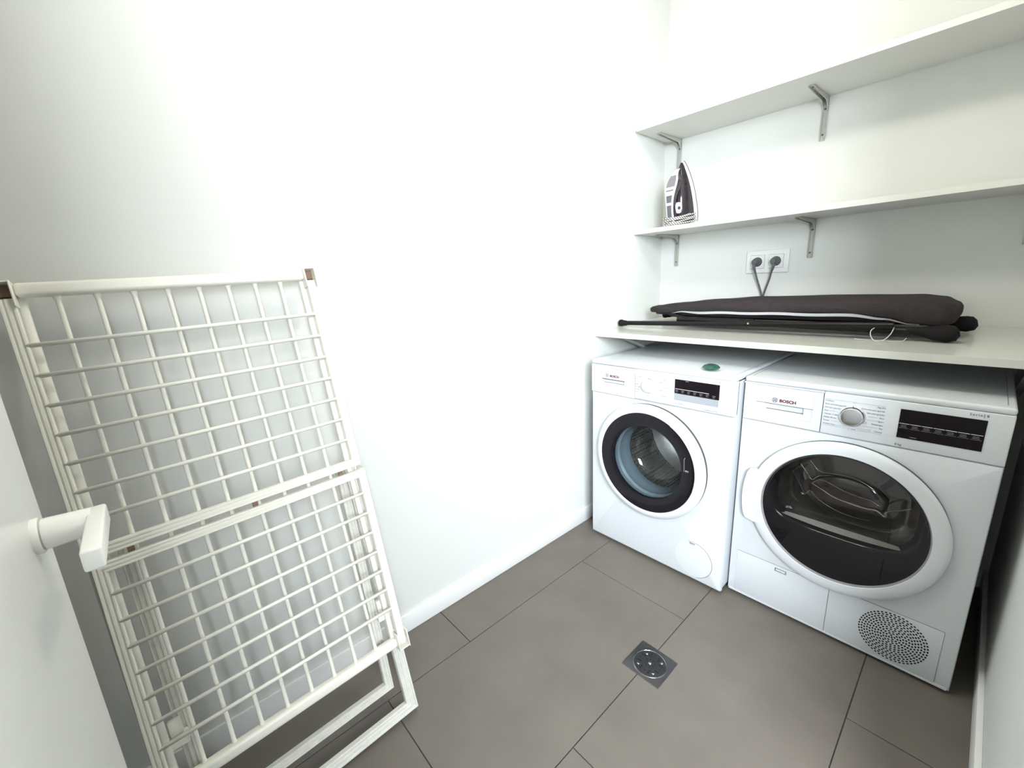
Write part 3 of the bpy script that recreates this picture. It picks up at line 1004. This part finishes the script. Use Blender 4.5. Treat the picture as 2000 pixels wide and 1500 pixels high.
XN, XE = 0.072, 1.158
HDT = [(0.072, 0.0), (0.08, 0.03), (0.11, 0.06), (0.18, 0.094), (0.30, 0.128), (0.45, 0.15), (0.60, 0.16), (1.06, 0.165), (1.12, 0.155), (1.15, 0.12), (1.158, 0.06)]
TOPT = [(0.072, 1.030), (0.12, 1.044), (0.22, 1.056), (0.38, 1.070), (0.55, 1.079), (0.8, 1.083), (1.05, 1.083), (1.11, 1.076), (1.145, 1.060), (1.158, 1.045)]
BOTT = [(0.072, 1.022), (0.10, 1.012), (0.16, 1.010), (0.23, 1.012), (0.30, 1.024), (0.6, 1.028), (0.9, 1.028), (0.99, 1.018), (1.06, 1.000), (1.12, 0.993), (1.15, 1.004), (1.158, 1.03)]
bm = bmesh.new()
prof_n = [(-0.93, 0.0, 0), (-1.0, 0.08, 0), (-1.015, 0.35, 0), (-0.985, 0.70, 0), (-0.90, 0.92, 0), (-0.72, 1.0, 0), (-0.35, 1.0, 0), (0.0, 1.01, 0), (0.35, 1.0, 0), (0.72, 1.0, 0), (0.90, 0.92, 0), (0.985, 0.70, 0), (1.015, 0.35, 0), (1.0, 0.08, 0), (0.93, 0.0, 0), (0.6, 0.12, 0), (0.0, 0.16, 0), (-0.6, 0.12, 0)]
rows = []
K = 90
for i in range(K + 1):
    u = i / K
    x = XN + (XE - XN) * (0.5 - 0.5 * math.cos(PI * u)) * 0.55 + (XE - XN) * u * 0.45
    hd, zt, zb = max(lerp_table(HDT, x), 0.004), lerp_table(TOPT, x), lerp_table(BOTT, x)
    row = []
    for j, (a, b, c) in enumerate(prof_n):
        wv = 0.0022 * math.sin(x * 21 + j * 1.7) + 0.0016 * math.sin(x * 47 + j * 2.3) + 0.0012 * math.sin(x * 11 - j)
        if b > 0.95:
            wv *= 0.5
        row.append(bm.verts.new((x, YC + a * hd + wv * (1 if a > 0 else -1) * 0.8, zb + (zt - zb) * b + wv * 0.7)))
    rows.append(row)
q = len(prof_n)
for A, B in zip(rows, rows[1:]):
    for j in range(q):
        bm.faces.new([A[j], A[(j + 1) % q], B[(j + 1) % q], B[j]])
bm.faces.new(rows[0])
bm.faces.new(rows[-1][::-1])
cov = bm_obj('cover', bm, M['fabric'], ib, True)
sub = cov.modifiers.new('smooth', 'SUBSURF')
sub.levels = 1
sub.render_levels = 1
# hem tape hanging under the front edge
bm = bmesh.new()
pr = []
for i in range(61):
    t = i / 60
    x = 0.235 + (1.075 - 0.235) * t
    hd, zb = lerp_table(HDT, x), lerp_table(BOTT, x)
    hh = 0.0085 * min(1, t * 6, (1 - t) * 5) + 0.002
    y = YC - hd * 0.985
    zt_ = zb + 0.003 + 0.0012 * math.sin(x * 30)
    a, b = bm.verts.new((x, y, zt_)), bm.verts.new((x, y + 0.004, zt_ - hh))
    c, d = bm.verts.new((x, y + 0.002, zt_)), bm.verts.new((x, y + 0.006, zt_ - hh))
    pr.append((a, b, d, c))
for A, B in zip(pr, pr[1:]):
    for j in range(4):
        bm.faces.new([A[j], A[(j + 1) % 4], B[(j + 1) % 4], B[j]])
hem = bm_obj('hem_tape', bm, M['tape'], cov, True)
# metal deck under the cover
bm = bmesh.new()
va, vb = [], []
N = 40
ol = []
for i in range(N + 1):
    x = 0.13 + (1.12 - 0.13) * i / N
    ol.append((x, YC - lerp_table(HDT, x) * 0.86))
for i in range(N, -1, -1):
    x = 0.13 + (1.12 - 0.13) * i / N
    ol.append((x, YC + lerp_table(HDT, x) * 0.86))
va = [bm.verts.new((x, y, 1.006)) for x, y in ol]
vb = [bm.verts.new((x, y, 1.022)) for x, y in ol]
bm.faces.new(va[::-1])
bm.faces.new(vb)
for i in range(len(ol)):
    j = (i + 1) % len(ol)
    bm.faces.new([va[i], va[j], vb[j], vb[i]])
bm_obj('deck', bm, M['tube'], ib)


def leg(y, xa, za, xb, zb, r, foot):
    t = tube('leg', [(xa, y, za), (xb, y, zb)], r, M['tube'], ib, 14)
    if foot == 'cap':
        b = bmesh.new()
        x = xa
        add_tube(b, [(x + 0.030, y, za), (x + 0.026, y, za), (x + 0.010, y, za - 0.0), (x, y, za), (x - 0.010, y, za), (x - 0.015, y, za)], [0.0105, 0.0125, 0.0135, 0.0165, 0.0155, 0.009], 16)
        bm_obj('foot', b, M['footrubber'], t, True)
    else:
        b = bmesh.new()
        x = xb
        add_tube(b, [(x - 0.085, y, zb + 0.004), (x - 0.055, y, zb + 0.002), (x - 0.02, y, zb - 0.001), (x + 0.006, y, zb - 0.002), (x + 0.022, y, zb), (x + 0.030, y, zb + 0.002)], [0.011, 0.0145, 0.0225, 0.0255, 0.022, 0.010], 18)
        bm_obj('foot', b, M['footrubber'], t, True)
    return t


l1 = leg(-0.395, 0.026, work_z(-0.395) + 0.0185, 1.02, 1.000, 0.0105, 'cap')
l2 = leg(-0.12, 0.105, work_z(-0.12) + 0.027, 1.02, 1.000, 0.0105, 'cap')
l3 = leg(-0.375, 0.30, 0.995, 1.135, work_z(-0.375) + 0.0285, 0.0115, 'shoe')
l4 = leg(-0.16, 0.30, 0.995, 1.165, work_z(-0.16) + 0.030, 0.0115, 'shoe')
tube('cross_tube', [(1.0, -0.395, 1.0), (1.0, -0.12, 1.0)], 0.009, M['tube'], ib, 12)
tube('cross_tube', [(0.34, -0.375, 0.995), (0.34, -0.16, 0.995)], 0.009, M['tube'], ib, 12)
tube('brace', [(0.22, -0.30, 1.012), (0.32, -0.34, 0.998), (0.60, -0.345, 0.998)], 0.007, M['tube'], ib, 10)
bm = bmesh.new()
add_lathe_y(bm, [(0, -0.0035), (0.003, -0.0025), (0.0042, 0.0), (0.0, 0.002)], 0, 0, 12)
rv = bm_obj('rivet', bm, M['chrome'], l1, True)
rv.location = (0.600, -0.4062, 0.9905)
# tie string hanging from the cover on to the worktop
wz = work_z(-0.40)
tube('tie_string', catmull([(0.985, -0.392, 0.999), (0.970, -0.41, 0.985), (0.972, -0.425, 0.969), (0.985, -0.435, wz + 0.0035), (1.005, -0.43, wz + 0.006), (1.018, -0.415, 0.975), (1.022, -0.395, 0.995)], 8), 0.0012, M['tape'], ib, 6)
tube('tie_string', catmull([(0.93, -0.418, wz + 0.004), (0.965, -0.414, wz + 0.0015), (1.01, -0.416, wz + 0.0015), (1.045, -0.41, wz + 0.002), (1.055, -0.402, wz + 0.012)], 8), 0.0009, M['tape'], ib, 6)

# ------------------------------------------------------------------ green faceted disc on the washer
bm = bmesh.new()
lev = [(0.013, 0.0), (0.022, 0.0030), (0.0310, 0.0095), (0.023, 0.0180), (0.0145, 0.0210)]
n = 10
rows = []
for li, (r, z) in enumerate(lev):
    rows.append([bm.verts.new((r * math.cos(2 * PI * (j + 0.5 * (li % 2)) / n), r * math.sin(2 * PI * (j + 0.5 * (li % 2)) / n), z)) for j in range(n)])
for li, (A, B) in enumerate(zip(rows, rows[1:])):
    for j in range(n):
        if li % 2 == 0:
            bm.faces.new([A[j], A[(j + 1) % n], B[j]])
            bm.faces.new([A[(j + 1) % n], B[(j + 1) % n], B[j]])
        else:
            bm.faces.new([A[j], B[(j + 1) % n], B[j]])
            bm.faces.new([A[j], A[(j + 1) % n], B[(j + 1) % n]])
bm.faces.new(rows[0][::-1])
bm.faces.new(rows[-1])
gem = bm_obj('faceted_disc', bm, M['gem'])
gem.location = (0.576, -0.655, 0.8468)
tag(gem, 'small green faceted plastic disc on top of the washing machine', 'disc')

# ------------------------------------------------------------------ clothes iron (tip up, sole to the wall)
SZ = 1.4055
iron = empty('clothes_iron', (0.176, -0.140, SZ + 0.0130), R(-12))
tag(iron, 'dark clothes iron with white trim standing on its heel on the middle shelf', 'iron')
# local: z along the sole, x across, -y from the sole up to the handle
IL = 0.292


def halfw(p):
    t = p / IL
    return 0.0600 * (1 - max(0, (t - 0.12) / 0.88) ** 2.1) ** 0.85 * (0.92 + 0.08 * min(1, t / 0.12)) if t < 1 else 0.0


def loft(name, m, y_of, w_of, p0, p1, sect, K=36, parent=iron):
    bm = bmesh.new()
    rows = []
    for i in range(K + 1):
        p = p0 + (p1 - p0) * (1 - (1 - i / K) ** 1.4)
        w = max(w_of(p), 0.0008)
        row = [bm.verts.new((a * w, y_of(p, b), p)) for a, b in sect]
        rows.append(row)
    q = len(sect)
    for A, B in zip(rows, rows[1:]):
        for j in range(q):
            bm.faces.new([A[j], A[(j + 1) % q], B[(j + 1) % q], B[j]])
    bm.faces.new(rows[0])
    bm.faces.new(rows[-1][::-1])
    return bm_obj(name, bm, m, parent, True)


SQ = [(-1, 0), (1, 0), (1, 1), (-1, 1)]
YS = 0.060   # sole plane in local y
loft('soleplate', M['ironbody'], lambda p, b: YS - 0.004 * b, halfw, 0.0, IL, SQ)
loft('skirt', mat('iron_white', (0.80, 0.80, 0.82), 0.25, noise=0.01), lambda p, b: YS - 0.004 - 0.020 * b, lambda p: halfw(min(p * 1.005, IL)) * 0.985, 0.0, IL - 0.003, [(-1, 0), (1, 0), (0.98, 0.8), (0.93, 1), (-0.93, 1), (-0.98, 0.8)])


def hbody(p):
    t = p / IL
    return 0.078 * (1 - max(0, (t - 0.25) / 0.75) ** 1.7) + 0.004


dome = [(math.cos(a), math.sin(a)) for a in [PI * i / 14 for i in range(15)]]
dome = [(c if abs(c) < 0.999 else c, s) for c, s in dome]
bodyo = loft('body', M['ironbody'], lambda p, b: YS - 0.022 - hbody(p) * (b ** 0.8 if b > 0 else 0), lambda p: halfw(p) * 0.90, 0.0, IL - 0.006, dome)
iron.rotation_euler = (R(11), 0, R(-10))
iron.scale = (0.90, 0.90, 0.93)
IW = bpy.data.materials['iron_white']
# handle: side profile (y, z) extruded across, white, with grey inlays along its back
hp_out = [(-0.050, 0.000), (-0.074, 0.004), (-0.083, 0.030), (-0.085, 0.080), (-0.080, 0.130), (-0.067, 0.175), (-0.047, 0.213), (-0.021, 0.243), (0.012, 0.264)]
hp_in = [(0.026, 0.256), (0.008, 0.226), (-0.008, 0.196), (-0.026, 0.165), (-0.046, 0.125), (-0.056, 0.070), (-0.052, 0.035), (-0.040, 0.018)]
bm = bmesh.new()
oc = catmull([(0, y, z) for y, z in hp_out], 16)
ic = catmull([(0, y, z) for y, z in hp_in], 16)


def hw_(z):  # half width of the handle along its length
    return 0.0200 - 0.004 * math.exp(-((z - 0.07) / 0.06) ** 2) + 0.009 * math.exp(-((z - 0.195) / 0.045) ** 2) - 0.016 * max(0, (z - 0.215) / 0.05)


def hand(off, m, name, za=-1, zb=9, wk=1.0, thick=None):
    bm = bmesh.new()
    K = 110
    rows = []
    for i in range(K + 1):
        t = i / K
        o_ = oc[min(int(t * (len(oc) - 1)), len(oc) - 1)]
        r_ = ic[len(ic) - 1 - min(int(t * (len(ic) - 1)), len(ic) - 1)]
        if not (za <= o_.z <= zb):
            continue
        w = max(hw_(o_.z), 0.004) * wk
        oy = o_.y - off
        iy, iz = (r_.y, r_.z) if thick is None else (oy + thick, o_.z)
        rows.append([bm.verts.new((-w, iy, iz)), bm.verts.new((-w, oy + 0.004 * (thick is None), o_.z)), bm.verts.new((-w * 0.8, oy, o_.z)), bm.verts.new((w * 0.8, oy, o_.z)), bm.verts.new((w, oy + 0.004 * (thick is None), o_.z)), bm.verts.new((w, iy, iz))])
    for A, B in zip(rows, rows[1:]):
        for j in range(6):
            bm.faces.new([A[j], A[(j + 1) % 6], B[(j + 1) % 6], B[j]])
    bm.faces.new(rows[0])
    bm.faces.new(rows[-1][::-1])
    return bm_obj(name, bm, m, iron, True)


hnd = hand(0.0, M['ironbody'], 'handle')
hand(0.0022, IW, 'handle_rim', 0.0, 0.262, 1.12, 0.0075)
hand(0.0032, M['irongrey'], 'grip_inlay', 0.006, 0.108, 0.80, 0.002)
hand(0.0032, M['irongrey'], 'steam_buttons', 0.114, 0.150, 0.80, 0.002)
hand(0.0032, M['irongrey'], 'spray_button', 0.165, 0.174, 0.84, 0.002)
hand(0.0032, M['ironlgrey'], 'front_inlay', 0.183, 0.236, 0.90, 0.002)
bm = bmesh.new()
bmesh.ops.create_icosphere(bm, subdivisions=1, radius=0.0035)
rl = bm_obj('indicator_lamp', bm, mat('red_lamp', (0.4, 0.01, 0.015), 0.3, noise=0.05), iron, True)
rl.location = (0.0, -0.0875, 0.100)
# temperature dial between handle and body, its rim looking out at the side
bm = bmesh.new()
add_lathe_y(bm, [(0.0, 0.0), (0.025, 0.0), (0.027, -0.004), (0.027, -0.012), (0.024, -0.016), (0.0, -0.018)], 0, 0, 32)
td = bm_obj('temperature_dial', bm, IW, iron, True)
td.location = (0.0100, -0.034, 0.082)
td.rotation_euler = (0, 0, R(62))
bm = bmesh.new()
add_lathe_y(bm, [(0.0, -0.0186), (0.006, -0.0182), (0.0085, -0.0176)], 0, 0, 8)
bm_obj('dial_mark', bm, M['ink'], td)
# cord wound round the heel
pts = []
for i in range(6 * 24 + 1):
    a = 2 * PI * i / 24
    k = i / 24
    sx = 0.064 + 0.003 * math.sin(k * 9)
    c, s = math.cos(a), math.sin(a)
    kk = (abs(c) ** 3 + abs(s) ** 3) ** (-1 / 3)
    pts.append((sx * kk * c, -0.010 + 0.078 * kk * s, 0.0045 + 0.0068 * k + 0.003 * math.sin(a * 1.5 + k)))
tube('power_cord', pts, 0.0036, M['cord'], iron, 8)

# ------------------------------------------------------------------ floor drain
dn = empty('floor_drain', (0.663, -1.164, 0.0))
tag(dn, 'square stainless steel floor drain with round slotted grate', 'drain')
bm = bmesh.new()
add_box(bm, -0.061, 0.061, -0.061, 0.061, 0.0003, 0.0032, 0.0012, 2)
pl = bm_obj('plate', bm, M['steel'], dn, True)


def lathe_z(name, prof, m, parent, n=48, loc=None):
    bm = bmesh.new()
    rows = []
    for r, z in prof:
        rows.append([bm.verts.new((r * math.cos(2 * PI * j / n), r * math.sin(2 * PI * j / n), z)) for j in range(n)] if r > 1e-6 else [bm.verts.new((0, 0, z))])
    for A, B in zip(rows, rows[1:]):
        for j in range(n):
            j2 = (j + 1) % n
            if len(A) == 1:
                bm.faces.new([A[0], B[j], B[j2]])
            elif len(B) == 1:
                bm.faces.new([A[j], A[j2], B[0]])
            else:
                bm.faces.new([A[j], A[j2], B[j2], B[j]])
    return bm_obj(name, bm, m, parent, True, loc)


bm = bmesh.new()
for a_, b_, c_, d_ in ((-0.0615, 0.0615, -0.0615, -0.0603), (-0.0615, 0.0615, 0.0603, 0.0615), (-0.0615, -0.0603, -0.0603, 0.0603), (0.0603, 0.0615, -0.0603, 0.0603)):
    add_box(bm, a_, b_, c_, d_, 0.0003, 0.0036)
bm_obj('plate_edge', bm, M['chrome'], dn)
lathe_z('rim', [(0.0515, 0.0031), (0.0505, 0.0046), (0.0485, 0.0046), (0.0475, 0.0034)], M['chrome'], dn)
gt = lathe_z('grate', [(0.0478, 0.0034), (0.0474, 0.0040), (0.0, 0.0040)], M['steel'], dn)
bm = bmesh.new()


def slot(bm, x, y, a, L, W_):
    vs = []
    for i in range(12):
        t = 2 * PI * i / 12
        u = W_ * math.cos(t) + (L if math.cos(t) > 0 else -L)
        w = W_ * math.sin(t)
        vs.append(bm.verts.new((x + u * math.cos(a) - w * math.sin(a), y + u * math.sin(a) + w * math.cos(a), 0.0043)))
    bm.faces.new(vs)


for k in range(8):
    a = 2 * PI * k / 8
    slot(bm, 0.0145 * math.cos(a + 0.4), 0.0145 * math.sin(a + 0.4), a, 0.0, 0.0026)
for k in range(4):
    a = PI / 2 * k
    slot(bm, 0.032 * math.cos(a + 0.42), 0.032 * math.sin(a + 0.42), a, 0.0055, 0.0028)
    slot(bm, 0.032 * math.cos(a - 0.42), 0.032 * math.sin(a - 0.42), a, 0.0055, 0.0028)
    slot(bm, 0.033 * math.cos(a), 0.033 * math.sin(a), a, 0.0, 0.0029)
bm_obj('slots', bm, M['hole'], gt)
for k in range(4):
    a = PI / 4 + PI / 2 * k
    lathe_z('stud', [(0.0042, 0.0040), (0.0034, 0.0052), (0.0, 0.0056)], M['chrome'], gt, 12, (0.036 * math.cos(a), 0.036 * math.sin(a), 0))
lathe_z('stud', [(0.0048, 0.0040), (0.0036, 0.0056), (0.0, 0.0062)], M['chrome'], gt, 12, (0, 0, 0))

# ------------------------------------------------------------------ clothes drying rack leaning on the left wall
rk = bpy.data.objects.new('drying_rack', None)
COL.objects.link(rk)
rk.empty_display_size = 0.05
eu = Vector((-0.00707422, 0.99939083, 0.03417499))
ev = Vector((-0.20257926, -0.0348995, 0.97864379))
ew = Vector((0.97924032, 0.0, 0.20270275))
O = Vector((0.32118539, -2.01989912, 0.01737492))
mt = Matrix.Identity(4)
for i in range(3):
    mt[i][0], mt[i][1], mt[i][2], mt[i][3] = eu[i], ev[i], ew[i], O[i]
rk.matrix_world = mt
tag(rk, 'folded cream clothes drying rack leaning against the left wall by the door', 'drying rack')


def sweep(bm, path, prof):
    """prof [(lateral, w)] swept along a (u, v) path with mitred corners"""
    P = [Vector(p) for p in path]
    rows = []
    for i, p in enumerate(P):
        if i == 0:
            d = (P[1] - p).normalized()
            nrm = Vector((-d.y, d.x))
        elif i == len(P) - 1:
            d = (p - P[i - 1]).normalized()
            nrm = Vector((-d.y, d.x))
        else:
            d1, d2 = (p - P[i - 1]).normalized(), (P[i + 1] - p).normalized()
            n1, n2 = Vector((-d1.y, d1.x)), Vector((-d2.y, d2.x))
            nrm = (n1 + n2) / (1 + n1.dot(n2))
        rows.append([bm.verts.new((p.x + nrm.x * a, p.y + nrm.y * a, w)) for a, w in prof])
    q = len(prof)
    for A, B in zip(rows, rows[1:]):
        for j in range(q):
            bm.faces.new([A[j], A[(j + 1) % q], B[(j + 1) % q], B[j]])
    bm.faces.new(rows[0])
    bm.faces.new(rows[-1][::-1])


def ridged(wd, w0, w1, depth=0.0025):
    """channel section: rounded outside, two grooves on the front"""
    h = wd / 2
    f = [(-1.0, -depth * 0.6), (-0.9, 0), (-0.62, 0), (-0.5, -depth), (-0.3, -depth), (-0.18, 0), (0.18, 0), (0.3, -depth), (0.5, -depth), (0.62, 0), (0.9, 0), (1.0, -depth * 0.6)]
    return [(a * h, w1 + b) for a, b in f] + [(h, w0), (-h, w0)]


ULR, URR, UB = -0.2635, 0.2415, 0.7380
# rod meshes shared by the repeats
rod_bm = bmesh.new()
add_tube(rod_bm, [(-0.2475, 0, 0), (0.2475, 0, 0)], 0.0042, 10)
bmesh.ops.recalc_face_normals(rod_bm, faces=rod_bm.faces)
rod_me = bpy.data.meshes.new('rod')
rod_bm.to_mesh(rod_me)
rod_bm.free()
for p_ in rod_me.polygons:
    p_.use_smooth = True
rod_me.materials.append(M['rack'])

bm = bmesh.new()
sweep(bm, [(ULR, 1.212), (ULR, UB), (URR, UB), (URR, 1.212)], ridged(0.0195, -0.017, 0.0))
w1 = bm_obj('upper_wing', bm, M['rack'], rk)
for k in range(7):
    o = bpy.data.objects.new('rod', rod_me)
    COL.objects.link(o)
    o.parent = w1
    o.location = (-0.011, 1.1290 - 0.0547 * k, -0.0035)
LLR, LRR, LT = -0.2585, 0.2475, 0.7060
bm = bmesh.new()
sweep(bm, [(LRR - 0.004, 0.224), (LRR, LT), (LLR, LT), (LLR - 0.006, 0.224)], ridged(0.0195, -0.017, 0.0))
w2 = bm_obj('lower_wing', bm, M['rack'], rk)
for k in range(7):
    o = bpy.data.objects.new('rod', rod_me)
    COL.objects.link(o)
    o.parent = w2
    o.location = (-0.0055 - 0.0008 * k, 0.6525 - 0.0546 * k, -0.0035)
# fixed panel behind: two thick bars, side rails, long wires
bm = bmesh.new()
for nm, v in (('top_bar', 1.2285), ('bottom_bar', 0.2255)):
    bm = bmesh.new()
    add_box(bm, -0.252, 0.230, v - 0.0125, v + 0.0125, -0.029, -0.004, 0.007, 4)
    bm_obj(nm, bm, M['rack'], rk, True)
for u in (-0.249, 0.227):
    bm = bmesh.new()
    add_box(bm, u - 0.0065, u + 0.0065, 0.225, 1.229, -0.034, -0.022, 0.003, 2)
    bm_obj('side_rail', bm, M['rack'], rk, True)
wire_bm = bmesh.new()
add_tube(wire_bm, [(0, 0.226, 0), (0, 0.231, 0), (0, 0.243, 0), (0, 1.207, 0), (0, 1.218, 0), (0, 1.228, 0)], [0.0085, 0.0070, 0.0043, 0.0043, 0.0070, 0.0085], 10)
bmesh.ops.recalc_face_normals(wire_bm, faces=wire_bm.faces)
wire_me = bpy.data.meshes.new('wire')
wire_bm.to_mesh(wire_me)
wire_bm.free()
for p_ in wire_me.polygons:
    p_.use_smooth = True
wire_me.materials.append(M['rack'])
for k in range(8):
    o = bpy.data.objects.new('wire', wire_me)
    COL.objects.link(o)
    o.parent = rk
    o.location = (-0.2025 + 0.0541 * k, 0, -0.021)


# end caps holding the wings, open fronts showing brown bare sockets
def cap(u0, u1, v0, v1, flip):
    bm = bmesh.new()
    t = 0.0028
    add_box(bm, u0, u0 + t, v0, v1, -0.030, 0.0075, 0.0008, 1)
    add_box(bm, u1 - t, u1, v0, v1, -0.030, 0.0075, 0.0008, 1)
    add_box(bm, u0, u1, v0, v1, -0.031, -0.028, 0.0006, 1)
    e0, e1 = ((v1 - t, v1) if not flip else (v0, v0 + t))
    add_box(bm, u0 + t, u1 - t, e0, e1, -0.030, 0.004, 0.0006, 1)
    c = bm_obj('hinge_cap', bm, M['rack'], rk, True)
    e0, e1 = (v1 - 0.024, v1 - t) if not flip else (v0 + t, v0 + 0.02)
    bm = bmesh.new()
    add_box(bm, u0 + t, u1 - t, e0, e1, -0.028, -0.0165)
    bm_obj('socket_inside', bm, M['rust'] if not flip else M['rackold'], c)


cap(-0.2785, -0.2515, 1.197, 1.243, False)
cap(0.2285, 0.2555, 1.197, 1.243, False)
cap(0.2285, 0.2590, 0.204, 0.252, True)
cap(-0.2785, -0.2485, 0.204, 0.252, True)
# leg frames folded flat behind
bm = bmesh.new()
sweep(bm, [(-0.262, 0.74), (-0.262, 0.013), (0.2375, 0.013), (0.2335, 0.74)], ridged(0.030, -0.050, -0.034, 0.003))
l_out = bm_obj('outer_leg_frame', bm, M['rackold'], rk)
bm = bmesh.new()
sweep(bm, [(-0.222, 0.735), (-0.219, 0.0935), (0.1955, 0.0935), (0.213, 0.735)], ridged(0.022, -0.068, -0.052, 0.003))
l_in = bm_obj('inner_leg_frame', bm, M['rackold'], rk)
for u0 in (-0.247, 0.205):
    bm = bmesh.new()
    add_box(bm, u0, u0 + 0.034, 0.290, 0.312, -0.052, -0.030, 0.002)
    add_box(bm, u0 + 0.006, u0 + 0.028, 0.312, 0.345, -0.050, -0.036, 0.003)
    bm_obj('leg_clip', bm, M['rack'], rk, True)
# link between the wings
for u in (-0.215, 0.195, 0.0):
    bm = bmesh.new()
    add_box(bm, u, u + 0.010, 0.704, 0.742, -0.020, -0.012, 0.001, 1)
    bm_obj('wing_stop', bm, M['rust'], rk)

# ------------------------------------------------------------------ ceiling lamp (above the frame)
lx, ly, lz, lr = 0.70, -1.30, 2.37, 0.09
lamp = empty('ceiling_lamp', (lx, ly, CZ))
tag(lamp, 'round white globe lamp under the ceiling', 'lamp')
bm = bmesh.new()
add_tube(bm, [(0, 0, -0.0005), (0, 0, -0.02), (0, 0, -0.03), (0, 0, -0.10)], [0.06, 0.06, 0.022, 0.022], 32)
bm_obj('ceiling_rose', bm, M['doorhw'], lamp, True)
bm = bmesh.new()
bmesh.ops.create_uvsphere(bm, u_segments=32, v_segments=16, radius=lr)
gl_ = bm_obj('globe', bm, M['led'], lamp, True)
gl_.location = (0, 0, lz - CZ)
M['led'].node_tree.nodes['Principled BSDF'].inputs['Emission Strength'].default_value = CEIL_POWER / (PI * 4 * PI * lr * lr)
